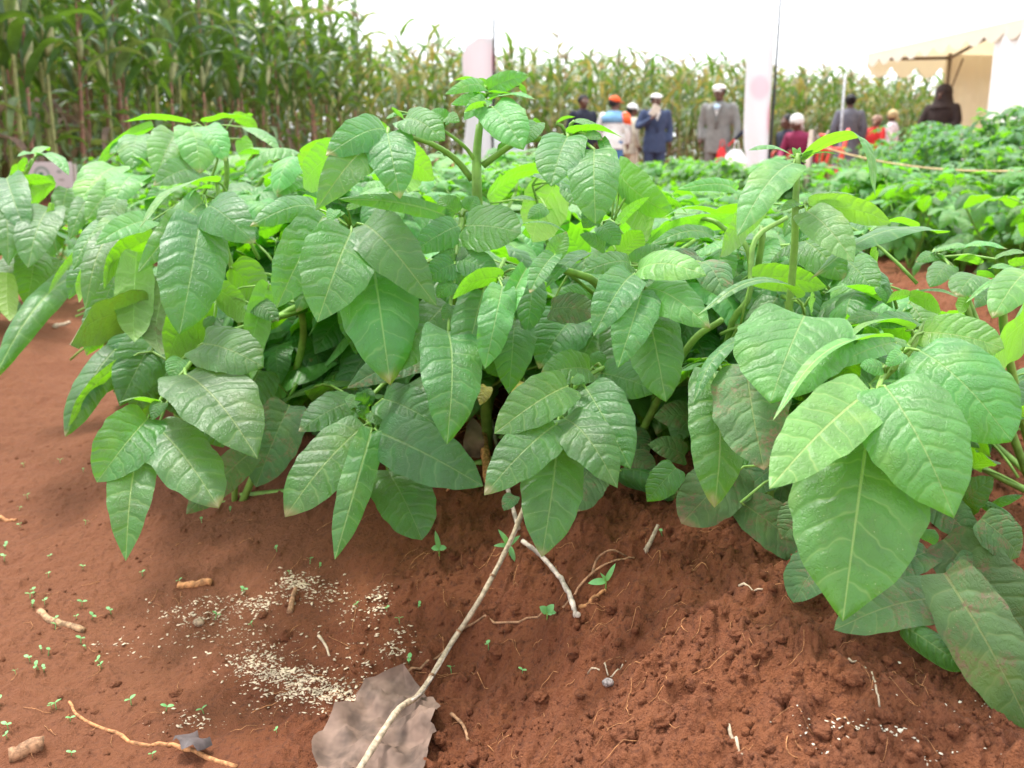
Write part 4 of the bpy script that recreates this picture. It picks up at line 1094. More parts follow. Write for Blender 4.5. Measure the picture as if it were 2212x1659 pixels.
def maize_template(seed, h, nleaf, dry, parts=True, topd=0.0):
    r = random.Random(seed)
    root = empty("maize_plant", (0, 0, 0))
    bend = r.uniform(-.08, .08)
    pts = [(bend * (z / h) ** 2, .5 * bend * (z / h) ** 2, z) for z in np.linspace(-.03, h * .9, 9)]
    rr_ = [.022 - .0165 * (i / 8) for i in range(9)]
    g = Geo(); g.tube(pts, rr_, 6, 0)
    for i in range(1, 9):
        z = h * .9 * i / 9
        g.tube([(bend * (z / h) ** 2, .5 * bend * (z / h) ** 2, z - .008), (bend * (z / h) ** 2, .5 * bend * (z / h) ** 2, z + .008)], .0245 - .017 * i / 9, 6, 1)
    g.obj("stalk", [MZ_R if r.random() < .35 else MZ_S, MZ_S], root)
    FG = Geo()
    mats_l = [MZ_G, MZ_P, MZ_Y, MZ_B]
    for i in range(nleaf):
        t = (i + .8) / nleaf
        z = h * (.14 + .76 * t)
        az = (i % 2) * math.pi + r.uniform(-.55, .55) + seed
        L = r.uniform(.6, .95) * (1 - .35 * abs(t - .55)); W = r.uniform(.07, .105)
        lowdry = t < dry
        if lowdry: mi = r.choice([3, 0, 1, 1]); rise, dr = r.uniform(-.2, .6), r.uniform(2.0, 3.0); L *= .62; W *= .75
        else: mi = r.choice([0, 0, 0, 1]) if r.random() > topd else r.choice([1, 2, 0]); rise, dr = r.uniform(.9, 1.3), r.uniform(1.3, 2.8)
        V, Fc = maize_leaf_geo(L, W, rise, dr, r)
        ca, sa = math.cos(az), math.sin(az)
        Rm = np.array([[ca, -sa, 0], [sa, ca, 0], [0, 0, 1]])
        V = V @ Rm.T
        x0 = bend * (z / h) ** 2
        if parts:
            mesh_obj("leaf", V, Fc, mats_l[mi], root, loc=(x0, .5 * x0, z))
        else:
            FG.add(V + np.array([x0, .5 * x0, z]), Fc, mi)
    if not parts: FG.obj("foliage", mats_l, root)
    # tassel
    T_ = Geo(); zt = h * .9
    T_.tube([(bend, .5 * bend, zt - .03), (bend, .5 * bend, h + .05)], [.005, .002], 4)
    for k in range(9):
        a = r.uniform(0, 6.28); e = r.uniform(.5, 1.2); l = r.uniform(.12, .22)
        q = Vector((bend, .5 * bend, zt + r.uniform(0, .09)))
        pts = [q + Vector((math.cos(a) * math.cos(e) * l * u, math.sin(a) * math.cos(e) * l * u, math.sin(e) * l * u - .05 * u * u)) for u in (0, .4, .75, 1)]
        T_.tube(pts, [.003, .0065, .0065, .002], 4)
    T_.obj("tassel", [MZ_T], root)
    # cob in its husk
    C_ = Geo(); a = r.uniform(0, 6.28); z = h * .48
    C_.tube([Vector((math.cos(a) * .015, math.sin(a) * .015, z)) + Vector((math.cos(a) * .3, math.sin(a) * .3, .95)) * u * .24 for u in (0, .25, .6, .9, 1.05)], [.012, .028, .03, .016, .004], 7)
    C_.obj("cob", [MZ_H], root)
    return root

def place_copies(tmpls, spots, cat):
    first = [True] * len(tmpls); kd = [kids_of(t) for t in tmpls]
    for i, (x, y, s, lab, grp) in enumerate(spots):
        k = (i * 7 + i // 5) % len(tmpls)
        if first[k]: o = tmpls[k]; first[k] = False
        else: o = copy_tree(tmpls[k], kd[k])
        o.location = (x, y, gz(x, y)); o.rotation_euler = (rng.uniform(-.05, .05), rng.uniform(-.05, .05), rng.uniform(0, 6.28)); o.scale = (s, s, s)
        tag(o, lab, cat, grp)

A_ = Vector((-3.75, 6.6, 0)); B_ = Vector((-2.3, 15.5, 0))
TL = [maize_template(200 + i, 2.52 + .06 * i, 16, .34) for i in range(5)]
spots = []
dirv = (B_ - A_).normalized(); nrm = Vector((-dirv.y, dirv.x, 0))
Ll = (B_ - A_).length
for row in range(4):
    u = -2.2
    while u < Ll:
        c = A_ + dirv * u + nrm * (row * .62 + rng.uniform(-.08, .08))
        u += rng.uniform(.24, .34) * (1 + row * .12)
        if abs(c.x) > c.y * .56 + .8: continue
        spots.append((c.x, c.y, rng.uniform(.92, 1.06), "tall green maize plant in the dense stand filling the left side", 'maize plants of the left stand'))
print("maize left", len(spots))
place_copies(TL, spots, 'maize')
C0 = Vector((-2.4, 17.5, 0)); D0 = Vector((12.5, 27.5, 0))
TF = [maize_template(300 + i, 2.55 + .08 * i, 11, .3, parts=False, topd=.5) for i in range(5)]
spots = []
dv = (D0 - C0).normalized(); nv_ = Vector((-dv.y, dv.x, 0)); Lf = (D0 - C0).length
for row in range(2):
    u = -1.0
    while u < Lf:
        c = C0 + dv * u + nv_ * (row * .65 + rng.uniform(-.1, .1))
        u += rng.uniform(.2, .3)
        spots.append((c.x, c.y, rng.uniform(.84, 1.06), "ripening maize plant with a tan tassel in the front edge of the far maize field", 'maize plants along the far field edge'))
print("maize far", len(spots))
place_copies(TF, spots, 'maize')
# what stands behind, too deep in the field to tell apart
def maize_mass(name, origin, d, n, length, rows, r0, sx, seed, dens):
    r = random.Random(seed); g = Geo()
    for row in range(rows):
        u = -2.0
        while u < length:
            c = origin + d * u + n * (r0 + row * sx + r.uniform(-.15, .15)); u += r.uniform(.3, .5) * dens
            h = r.uniform(2.2, 2.75); z0 = 0.05
            g.tube([(c.x, c.y, z0), (c.x + r.uniform(-.05, .05), c.y, h)], [.016, .005], 4, 4)
            for k in range(9):
                z = z0 + h * (.15 + .8 * (k + .5) / 9); az = r.uniform(0, 6.28)
                low = k < 3
                V, Fc = maize_leaf_geo(r.uniform(.5, .85), .095, r.uniform(.8, 1.3), r.uniform(1.4, 3.2), r, 5)
                Rm = np.array([[math.cos(az), -math.sin(az), 0], [math.sin(az), math.cos(az), 0], [0, 0, 1]])
                g.add(V @ Rm.T + np.array([c.x, c.y, z]), Fc, r.choice([3, 0, 1]) if low else r.choice([0, 0, 1, 2]))
            for k in range(3):
                a = r.uniform(0, 6.28)
                g.tube([(c.x, c.y, h - .02), (c.x + math.cos(a) * .08, c.y + math.sin(a) * .08, h + .16)], [.005, .004], 3, 5)
    o = g.obj(name, [MZ_G, MZ_P, MZ_Y, MZ_B, MZ_S, MZ_T])
    tag(o, kind='stuff')
    return o
maize_mass("maize_field", A_, dirv, nrm, Ll + 3, 7, 4 * .62, .6, 5, .55)
maize_mass("maize_field", C0, dv, nv_, Lf + 2, 5, 2 * .65 + .1, .7, 6, .6)

# ---------------------------------------------------------------- cloth and other materials
def cloth(name, c, rough=.85, var=.12): return simple_mat(name, c, rough, var, 14)
SKIN = simple_mat("skin_dark", (0.12, 0.058, 0.040), .5, .15, 10)
HAIR = simple_mat("hair_black", (0.012, 0.011, 0.012), .7, .2, 60)
WHITE_C = cloth("cloth_white", (.78, .78, .76)); CREAM_C = cloth("cloth_cream", (.72, .66, .52)); NAVY = cloth("cloth_navy", (.045, .065, .13))
DARKN = cloth("cloth_dark_navy", (.022, .026, .045)); GREY = cloth("cloth_grey", (.20, .20, .19)); GREY2 = cloth("cloth_blue_grey", (.12, .12, .15))
ORANGE = cloth("cloth_orange", (.85, .12, .03)); SKYB = cloth("cloth_sky_blue", (.20, .42, .66)); MAROON = cloth("cloth_maroon", (.28, .03, .09))
RED = cloth("cloth_red", (.60, .03, .03)); PINKW = cloth("cloth_pink_white", (.66, .56, .58), var=.35); DARKB = cloth("cloth_dark_brown", (.028, .016, .014))
TROUS = cloth("cloth_dark_trousers", (.04, .04, .05)); BLUEC = cloth("cloth_blue", (.08, .2, .42)); SHOE = simple_mat("shoe_leather", (.02, .015, .012), .4)
PATT = cloth("cloth_patterned", (.30, .20, .16), var=.8); BLOND = cloth("cloth_straw", (.50, .38, .20), var=.4); GREYL = cloth("cloth_light_grey", (.42, .40, .38))
EYE = simple_mat("eye_white", (.6, .58, .52), .3); LIP = simple_mat("lip", (.14, .05, .04), .4)

def loft(g, rings, mi=0, n=14):
    """rings: (centre, rx, ry) horizontal ellipses joined upward"""
    V, Fc = [], []
    for c, rx, ry in rings:
        for k in range(n):
            a = 2 * math.pi * k / n
            V.append((c[0] + rx * math.cos(a), c[1] + ry * math.sin(a), c[2]))
    for i in range(len(rings) - 1):
        for k in range(n):
            k2 = (k + 1) % n
            Fc.append((i * n + k, i * n + k2, (i + 1) * n + k2, (i + 1) * n + k))
    Fc.append(tuple(range(n))[::-1]); Fc.append(tuple((len(rings) - 1) * n + k for k in range(n)))
    g.add(V, Fc, mi)

def ball(g, c, r, mi=0, rx=1, ry=1, rz=1, nu=12, nv=8, z0=-1.0):
    V, Fc = [], []
    for j in range(nv + 1):
        ph = math.asin(max(-1, z0)) + (math.pi / 2 - math.asin(max(-1, z0))) * j / nv
        for k in range(nu):
            a = 2 * math.pi * k / nu
            V.append((c[0] + r * rx * math.cos(ph) * math.cos(a), c[1] + r * ry * math.cos(ph) * math.sin(a), c[2] + r * rz * math.sin(ph)))
    for j in range(nv):
        for k in range(nu):
            k2 = (k + 1) % nu
            Fc.append((j * nu + k, j * nu + k2, (j + 1) * nu + k2, (j + 1) * nu + k))
    Fc.append(tuple(range(nu))[::-1])
    g.add(V, Fc, mi)

def limb(g, pts, rad, mi=0, n=9):
    """tapered limb with rounded ends"""
    g.tube(spline(pts, 4 * (len(pts) - 1) + 1) if len(pts) > 2 else pts, list(np.interp(np.linspace(0, 1, 4 * (len(pts) - 1) + 1), np.linspace(0, 1, len(rad)), rad)) if len(pts) > 2 else rad, n, mi)
    ball(g, pts[0], rad[0] * .98, mi, nu=8, nv=6); ball(g, pts[-1], rad[-1] * .98, mi, nu=8, nv=6)

PENDING = []
def remesh(o, vox, smooth=2):
    m = o.modifiers.new("r", 'REMESH'); m.mode = 'VOXEL'; m.voxel_size = vox
    s = o.modifiers.new("s", 'SMOOTH'); s.iterations = smooth; s.factor = .5
    PENDING.append(o)
    return o
def flush_remesh():
    """turn the joined lofts into single continuous surfaces"""
    bpy.context.view_layer.update()
    dg = bpy.context.evaluated_depsgraph_get()
    done = [(o, bpy.data.meshes.new_from_object(o.evaluated_get(dg))) for o in PENDING]
    for o, me in done:
        mats = list(o.data.materials); o.modifiers.clear(); o.data = me
        me.materials.clear()
        for mm in mats: me.materials.append(mm)
        me.polygons.foreach_set("use_smooth", np.ones(len(me.polygons), dtype=bool))
        me.polygons.foreach_set("material_index", np.zeros(len(me.polygons), dtype=np.int32))
    PENDING.clear()

def person(x, y, face, h, label, top, bottom, pose='stand', lean=0.0, arms=None, hat=None, hatcol=None, hair='short', female=False, grp='people standing in front of the maize', skirt=False, headturn=0.0, nod=0.0, hood=False):
    """face: heading in radians, 0 looks towards the camera"""
    s = h / (1.82 if hat else 1.75) if pose == 'stand' else (h - .05) / 1.30
    kf = (h + gz(x, y) - CAM.z) / (h - CAM.z) * 1.05; x *= kf; y *= kf
    root = empty("person", (x, y, gz(x, y)), face)
    tag(root, label, 'person', grp)
    root.scale = (1.18 * s, 1.12 * s, s)
    # model space: looks along -Y, z up, 1.72 m tall
    W = .9 if female else 1.0
    hipz = .92 if pose == 'stand' else .46
    dz = hipz - .92
    ln = lambda z: -lean * max(0, z - .9)
    def q(px_, py_, z): return Vector((px_, py_ + ln(z), z + dz))
    sh = .19 * W
    arms = arms or {}
    def arm(side):
        if side in arms: e, w_ = arms[side]; return [q(side * sh, .0, 1.42), q(*e), q(*w_)]
        return [q(side * sh, 0, 1.42), q(side * (sh + .06), .03, 1.14), q(side * (sh + .055), -.04, .88)]
    def leg(side):
        if pose == 'stand': return [Vector((side * .09, 0, .92)), Vector((side * .10, -.02, .50)), Vector((side * .11, .02, .09))]
        return [Vector((side * .10, 0, .46)), Vector((side * .13, -.42, .48)), Vector((side * .13, -.42, .09))]
    # --- body, one surface
    g = Geo()
    loft(g, [(q(0, 0, .86), .13, .09), (q(0, 0, .95), .16, .11), (q(0, 0, 1.08), .135, .10), (q(0, 0, 1.25), .155, .11), (q(0, 0, 1.38), .17, .10), (q(0, 0, 1.46), .10, .075), (q(0, .0, 1.50), .055, .055), (q(0, -.01, 1.56), .052, .055)])
    hc = q(math.sin(headturn) * .01, -.02 - nod * .05, 1.61)
    for sd_ in (-1, 1):
        a = arm(sd_); limb(g, a, [.05 * W, .038, .026])
        # palm, four fingers, thumb
        dirw = (a[2] - a[1]).normalized(); sidev = Vector((0, -1, 0)) if abs(dirw.y) < .7 else Vector((0, 0, 1))
        sidev = (sidev - dirw * sidev.dot(dirw)).normalized()
        palm = a[2] + dirw * .05
        limb(g, [a[2], palm], [.026, .032])
        for fi in range(4):
            off = sidev * (.021 * (fi - 1.5))
            fl = (.062, .072, .068, .052)[fi]
            p0 = palm + off + dirw * .02
            p1 = p0 + dirw * fl * .6; p2 = p1 + (dirw * .7 + dirw.cross(sidev) * .5 * sd_).normalized() * fl * .5
            limb(g, [p0, p1, p2], [.0095, .0085, .007], n=6)
        tb = a[2] + dirw * .02 + sidev * .02
        limb(g, [tb, tb + (sidev * .8 + dirw * .7).normalized() * .05], [.011, .009], n=6)
        l = leg(sd_); limb(g, l, [.085, .06, .038])
        limb(g, [l[2] + Vector((0, .03, -.04)), l[2] + Vector((side_out(sd_), -.15, -.055))], [.035, .03])
    # head turned by headturn
    ct, st_ = math.cos(headturn), math.sin(headturn)
    def hp(a, b, c): return Vector((hc.x + a * ct + b * st_, hc.y - a * st_ * 1.0 + b * ct, hc.z + c - nod * (-b) * .6))
    ball(g, hp(0, .0, .03), .088, rx=.86, ry=1.03, rz=1.18, nu=14, nv=10)
    ball(g, hp(0, -.03, -.045), .05, rx=.95, ry=.95, rz=.9)
    limb(g, [hp(0, -.075, .025), hp(0, -.102, -.015)], [.010, .017], n=6)
    for sd_ in (-1, 1):
        ball(g, hp(sd_ * .078, .01, .01), .022, rx=.45, rz=1.25, nu=8, nv=6)
        ball(g, hp(sd_ * .035, -.078, .045), .014, nu=8, nv=6)
    limb(g, [hp(-.02, -.085, -.045), hp(.02, -.085, -.045)], [.009, .009], n=6)
    b = g.obj("body", [SKIN], root); remesh(b, .0125, 1)
    # eyes and mouth
    for sd_ in (-1, 1):
        if hat == 'hood': continue
        e = Geo(); ball(e, hp(sd_ * .032, -.084, .032), .0105, nu=8, nv=6); e.obj("eye", [EYE], root)
    e = Geo(); limb(e, [hp(-.022, -.094, -.046), hp(.022, -.094, -.046)], [.0055, .0055], n=6); e.obj("mouth", [LIP], root)
    # --- upper garment
    g = Geo()
    hem = arms.get('hem', .72)
    loft(g, [(q(0, 0, hem), .20 * W, .145), (q(0, 0, .95), .185 * W, .135), (q(0, 0, 1.1), .165 * W, .13), (q(0, 0, 1.27), .19 * W, .14), (q(0, 0, 1.39), .205 * W, .125), (q(0, 0, 1.465), .13 * W, .095), (q(0, 0, 1.50), .07, .07)] if pose == 'stand' else
         [(q(0, 0, .88), .20 * W, .16), (q(0, 0, 1.0), .19 * W, .145), (q(0, 0, 1.12), .17 * W, .135), (q(0, 0, 1.27), .19 * W, .14), (q(0, 0, 1.39), .205 * W, .125), (q(0, 0, 1.465), .13 * W, .095), (q(0, 0, 1.50), .07, .07)])
    for sd_ in (-1, 1):
        a = arm(sd_); a = [a[0], a[1], a[1].lerp(a[2], .9)]
        limb(g, a, [.068 * W, .058, .045])
    t_ = g.obj("jacket" if not female else "top", [top], root); remesh(t_, .020, 2)
    # --- lower garment
    g = Geo()
    if skirt and pose == 'stand':
        loft(g, [(Vector((0, 0, .35)), .24, .2), (Vector((0, 0, .7)), .2, .16), (Vector((0, 0, .98)), .165, .125)])
    else:
        loft(g, [(q(0, 0, .82), .17, .125), (q(0, 0, .92), .175, .13), (q(0, 0, 1.0), .165, .12)])
        for sd_ in (-1, 1):
            l = leg(sd_); limb(g, [l[0], l[1], l[2] + Vector((0, 0, .02))], [.105, .08, .062])
    t_ = g.obj("skirt" if skirt else "trousers", [bottom], root); remesh(t_, .024, 2)
    for sd_ in (-1, 1):
        l = leg(sd_); g = Geo(); limb(g, [l[2] + Vector((0, .04, -.045)), l[2] + Vector((side_out(sd_), -.16, -.055))], [.045, .04])
        g.obj("shoe", [SHOE], root)
    # --- hair, hats, scarves
    if hair:
        g = Geo()
        ball(g, hp(0, .022, .052), .100, rx=.90, ry=1.0, rz=1.08, z0=-.75 if hair == 'short' else -.95)
        if hair == 'bun': ball(g, hp(0, .10, .07), .05)
        g.obj("hair", [HAIR], root)
    if hat == 'cap':
        g = Geo()
        ball(g, hp(0, .005, .078), .105, rx=.95, ry=1.05, rz=.92, z0=-.25)
        V = [tuple(hp(math.sin(a_) * r_ * .095, -math.cos(a_) * (.095 if r_ < .99 else .175), .062 - (.012 if r_ > .99 else 0) + zz)) for zz in (0, .006) for r_ in (.98, 1.0) for a_ in np.linspace(-1.25, 1.25, 7)]
        Fc = []
        for i in range(6): Fc += [(i, i + 1, 8 + i, 7 + i), (14 + i, 21 + i, 22 + i, 15 + i), (7 + i, 8 + i, 22 + i, 21 + i)]
        g.add(V, Fc)
        g.obj("cap", [hatcol], root)
    elif hat == 'flatcap':
        g = Geo()
        ball(g, hp(0, .0, .095), .105, rx=.95, ry=1.12, rz=.62, z0=-.2)
        ball(g, hp(0, -.10, .082), .06, rx=1.15, ry=.8, rz=.25)
        g.obj("cap", [hatcol], root)
    elif hat == 'scarf':
        g = Geo()
        ball(g, hp(0, .015, .055), .108, rx=.93, ry=1.04, rz=1.08, z0=-.6)
        limb(g, [hp(0, .09, .0), hp(.02, .14, -.08)], [.035, .02])
        g.obj("headscarf", [hatcol], root)
    elif hat == 'hood':
        g = Geo()
        ball(g, hp(0, .03, .05), .125, rx=.95, ry=1.0, rz=1.15)
        loft(g, [(q(0, .01, 1.40), .21, .16), (q(0, .01, 1.50), .14, .13), (hp(0, .03, .0), .115, .115)])
        o_ = g.obj("hood", [hatcol], root); remesh(o_, .02, 2)
    return root
def side_out(s_): return s_ * .02

def PX(px, d): return (px - CX) / F_PX * d
def at(px, d):
    y = d / math.cos(PITCH) * 1.0
    return PX(px, d * 1.0), d

def pplace(px, d): return PX(px, d * .974), d
x, y = pplace(1258, 15.8)
person(x, y, .3, 1.60, "person in a dark navy top with close black hair, leftmost of the standing people", DARKN, TROUS, female=True, hair='short')
x, y = pplace(1322, 15.6)
p2 = person(x, y, 2.7, 1.62, "person in an orange cap and a blue and white jacket", WHITE_C, BLUEC, hat='cap', hatcol=ORANGE, headturn=.6, lean=.12,
            arms={1: ((.27, -.05, 1.14), (.20, -.22, .98)), 'hem': .78})
for (zz, rx, ry, z2, m_, nm) in ((1.30, .197, .150, 1.485, SKYB, "shoulder_panel"), (1.02, .03, .03, 1.0, None, None)):
    if m_ is None: continue
    g = Geo(); loft(g, [(Vector((0, -.12 * .38, 1.27)), .205, .155), (Vector((0, -.12 * .5, 1.39)), .218, .138), (Vector((0, -.12 * .57, 1.468)), .142, .108), (Vector((0, -.12 * .6, 1.495)), .08, .08)])
    g.obj(nm, [m_], p2)
g = Geo(); limb(g, [Vector((-.20, -.05, 1.40)), Vector((-.245, -.02, 1.25))], [.078, .072]); g.obj("shoulder_patch", [ORANGE], p2)
g = Geo(); limb(g, [Vector((-.245, -.01, 1.22)), Vector((-.258, -.02, 1.12)), Vector((-.25, -.08, .92))], [.066, .064, .052]); g.obj("sleeve", [GREYL], p2)
x, y = pplace(1362, 16.6)
person(x, y, 1.9, 1.55, "person in a white cap and cream coat beside the orange cap", CREAM_C, CREAM_C, hat='cap', hatcol=WHITE_C, headturn=.2, grp='people standing in front of the maize')
x, y = pplace(1413, 16.2)
p4 = person(x, y, .1, 1.70, "person in a navy suit and white cap raising one hand with a folded paper", NAVY, NAVY, hat='flatcap', hatcol=WHITE_C,
            arms={-1: ((-.29, -.05, 1.16), (-.12, -.22, 1.30)), 'hem': .68})
x5, y5 = pplace(1549, 14.5)
p5 = person(x5, y5, -.45, 1.72, "person in a grey suit and white cap holding a white bag beside the tall banner", GREY, GREY, hat='flatcap', hatcol=WHITE_C, nod=.5,
            arms={1: ((.27, .0, 1.12), (.27, -.10, .86)), 'hem': .66})
def collar(p, m_):
    g = Geo()
    V = [(0, -.118, 1.26), (-.062, -.105, 1.44), (.062, -.105, 1.44), (0, -.146, 1.26), (-.062, -.132, 1.44), (.062, -.132, 1.44)]
    g.add(V, [(0, 1, 2), (3, 5, 4), (0, 3, 4, 1), (0, 2, 5, 3), (1, 4, 5, 2)])
    g.obj("shirt_front", [m_], p, smooth=False)
    for sd_ in (-1, 1):
        g = Geo(); g.tube([(sd_ * .07, -.10, 1.47), (sd_ * .065, -.138, 1.40), (sd_ * .012, -.150, 1.18), (sd_ * .01, -.150, 1.05)], [.012, .016, .012, .006], 6)
        g.obj("lapel", [p.children[0].data.materials[0] if False else (NAVY if p is p4 else GREY)], p)
collar(p4, WHITE_C); collar(p5, WHITE_C)
g = Geo(); ball(g, (0, -.145, 1.40), .045, rx=1, ry=.6, rz=1.1); g.obj("neck_cloth", [cloth("cloth_pale_blue", (.45, .62, .78))], p5)
x, y = pplace(1706, 14.6)
p6 = person(x, y, -1.2, 1.3, "seated person with short dark hair and dark clothes, facing left behind the white headscarf", DARKN, TROUS, pose='sit', hair='short', grp='people sitting near the tent', lean=.1)
x7, y7 = pplace(1742, 13.7)
p7 = person(x7, y7, -1.0, 1.25, "seated person in a maroon top and white headscarf leaning to the left", MAROON, TROUS, pose='sit', hat='scarf', hatcol=WHITE_C, hair=None, female=False, lean=.35, grp='people sitting near the tent',
            arms={-1: ((-.28, -.12, 1.15), (-.15, -.35, 1.05)), 1: ((.28, -.10, 1.15), (.16, -.36, 1.05))})
x, y = pplace(1829, 15.6)
person(x, y, 3.0, 1.60, "person in a grey belted jacket with dark hair, seen from behind", GREY2, GREY2, hair='bun', female=True, skirt=True, arms={'hem': .74}, grp='people standing near the tent')
x, y = pplace(1882, 15.2)
person(x, y, 2.2, 1.3, "person in a red top and patterned head wrap beyond the flowering potato plants", RED, DARKN, hat='scarf', hatcol=PATT, hair=None, female=True, pose='stand', lean=.15, grp='people standing near the tent')
x, y = pplace(1922, 16.6)
person(x, y, -2.0, 1.45, "person in a pink and white top with a straw-coloured head wrap", PINKW, PINKW, hat='scarf', hatcol=BLOND, hair=None, female=True, grp='people standing near the tent', skirt=True)
x, y = pplace(2026, 13.2)
person(x, y, -.9, 1.62, "person in a dark brown hooded shawl standing against the tent opening", DARKB, DARKB, hat='hood', hatcol=DARKB, hair='short', female=False, skirt=True, grp='people standing near the tent', arms={-1: ((-.24, -.1, 1.15), (-.05, -.2, 1.1)), 1: ((.25, -.05, 1.15), (.06, -.22, 1.08)), 'hem': .7})

# paper in the raised hand
PAPER = simple_mat("paper", (.78, .72, .62), .7, .1)
def rotz(v, a): return Vector((v.x * math.cos(a) - v.y * math.sin(a), v.x * math.sin(a) + v.y * math.cos(a), v.z))
hand = Vector(p4.location) + rotz(Vector((-.10, -.30, 1.36)), .1)
g = Geo(); g.box((0, 0, 0), (.11, .012, .20)); g.box((.05, -.012, .01), (.10, .004, .18))
o = g.obj("paper", [PAPER], smooth=False, loc=hand); o.rotation_euler = (.2, .45, .4)
tag(o, "folded cream paper held up in the hand of the person in navy", 'paper')
# bag and red cloth in the other hand of the person in grey
def sack(name, c, w, d, h_, m_, label, cat, handles=True):
    g = Geo(); r = random.Random(5)
    loft(g, [(Vector((0, 0, 0)), w * .42, d * .42), (Vector((0, 0, h_ * .15)), w * .5, d * .5), (Vector((.01, 0, h_ * .5)), w * .47, d * .45), (Vector((0, 0, h_ * .8)), w * .34, d * .3), (Vector((0, 0, h_)), w * .16, d * .12)], n=16)
    v = g.v[0]; v += np.array([[r.uniform(-.012, .012) for _ in range(3)] for _ in range(len(v))])
    if handles:
        for sx in (-.04, .04): g.tube(spline([(sx, -.02, h_ * .95), (sx * .6, -.02, h_ * 1.25), (sx * .3, .0, h_ * 1.32)], 8), .008, 5)
    o = g.obj(name, [m_], loc=c)
    return tag(o, label, cat)
P5 = Vector(p5.location)
h5 = P5 + rotz(Vector((.27, -.12, .84)), -.45)
sack("plastic_bag", (h5.x + .02, h5.y - .16, h5.z - .58), .42, .22, .42, simple_mat("plastic_white", (.85, .85, .85), .35, .05), "white plastic bag hanging from the hand of the person in grey", 'bag')
sack("plastic_bag", (h5.x - .17, h5.y - .02, h5.z - .46), .18, .12, .34, simple_mat("plastic_red", (.75, .02, .02), .35, .05), "small red plastic bag hanging behind the white bag", 'bag')
# umbrella, furled
g = Geo(); d_ = Vector((.36, 0, .33)).normalized()
b0 = Vector((-.12, 0, -.06))
g.tube([b0, b0 + d_ * .08, b0 + d_ * .25, b0 + d_ * .45, b0 + d_ * .58], [.012, .03, .034, .02, .006], 8, 0)
g.tube(spline([b0 - d_ * .10 + Vector((-.03, 0, -.03)), b0 - d_ * .13, b0 - d_ * .08, b0], 8), .012, 6, 1)
o = g.obj("umbrella", [DARKN, simple_mat("plastic_red_handle", (.8, .02, .03), .3)], loc=(h5.x + .13, h5.y - .08, h5.z + .05))
tag(o, "furled dark umbrella with a red handle held beside the tall banner", 'umbrella')

# red plastic chair behind the seated person
CH = simple_mat("plastic_red_chair", (.80, .10, .07), .3, .08)
def chair(x, y, rz, label):
    root = empty("plastic_chair", (x, y, gz(x, y)), rz); tag(root, label, 'chair', 'red plastic chairs')
    g = Geo(); g.box((0, 0, .43), (.42, .42, .03)); g.obj("seat", [CH], root, smooth=False)
    for sx in (-.18, .18):
        for sy in (-.18, .18):
            g = Geo(); g.tube([(sx * 1.15, sy * 1.15, 0), (sx, sy, .43)], .018, 8); g.obj("leg", [CH], root)
    g = Geo(); g.tube(spline([(-.21, .2, .44), (-.23, .26, .68), (-.15, .29, .86), (0, .30, .90), (.15, .29, .86), (.23, .26, .68), (.21, .2, .44)], 24), .024, 8)
    g.tube(spline([(-.1, .24, .45), (-.11, .285, .88)], 4), .018, 6); g.tube(spline([(.1, .24, .45), (.11, .285, .88)], 4), .018, 6); g.tube(spline([(0, .24, .45), (0, .285, .88)], 4), .018, 6)
    g.obj("backrest", [CH], root)
    for sx in (-1, 1):
        g = Geo(); g.tube(spline([(sx * .22, .25, .66), (sx * .25, 0, .66), (sx * .24, -.16, .63), (sx * .21, -.19, .44)], 12), .02, 8); g.obj("armrest", [CH], root)
    return root
chair(p7.location.x, p7.location.y, -1.0, "red plastic chair under the person with the white headscarf")
chair(p6.location.x, p6.location.y, -1.2, "red plastic chair under the seated person in dark clothes")
xx, yy = pplace(1777, 13.3); cc = chair(xx, yy, -1.9, "empty red plastic chair beside the seated person in maroon")

# ---------------------------------------------------------------- banners, signs, poles
def printed(name, base, prints):
    """flat print: coloured discs on cloth in object space (x,z,r,colour)"""
    m = bpy.data.materials.new(name); t = NT(m)
    tc = t.n("ShaderNodeTexCoord"); sep = t.n("ShaderNodeSeparateXYZ"); t.l(tc.outputs['Object'], sep.inputs[0])
    c = t.mix(0.0, base, base)
    for (x0, z0, rx, rz, soft, colr) in prints:
        dx = t.math('DIVIDE', t.math('SUBTRACT', sep.outputs[0], x0), rx); dz_ = t.math('DIVIDE', t.math('SUBTRACT', sep.outputs[2], z0), rz)
        rr_ = t.math('SQRT', t.math('ADD', t.math('MULTIPLY', dx, dx), t.math('MULTIPLY', dz_, dz_)))
        f = t.math('SUBTRACT', 1.0, t.ramp(rr_, 1.0 - soft, 1.0))
        c = t.mix(f, c, colr)
    p = t.n("ShaderNodeBsdfPrincipled"); t.l(c, p.inputs['Base Color']); p.inputs['Roughness'].default_value = .7
    tr = t.n("ShaderNodeBsdfTranslucent"); t.l(c, tr.inputs[0])
    mx = t.n("ShaderNodeMixShader"); mx.inputs[0].default_value = .45
    out = t.n("ShaderNodeOutputMaterial"); t.l(p.outputs[0], mx.inputs[1]); t.l(tr.outputs[0], mx.inputs[2]); t.l(mx.outputs[0], out.inputs[0])
    return m
POLE = simple_mat("pole_black", (.02, .02, .022), .4)
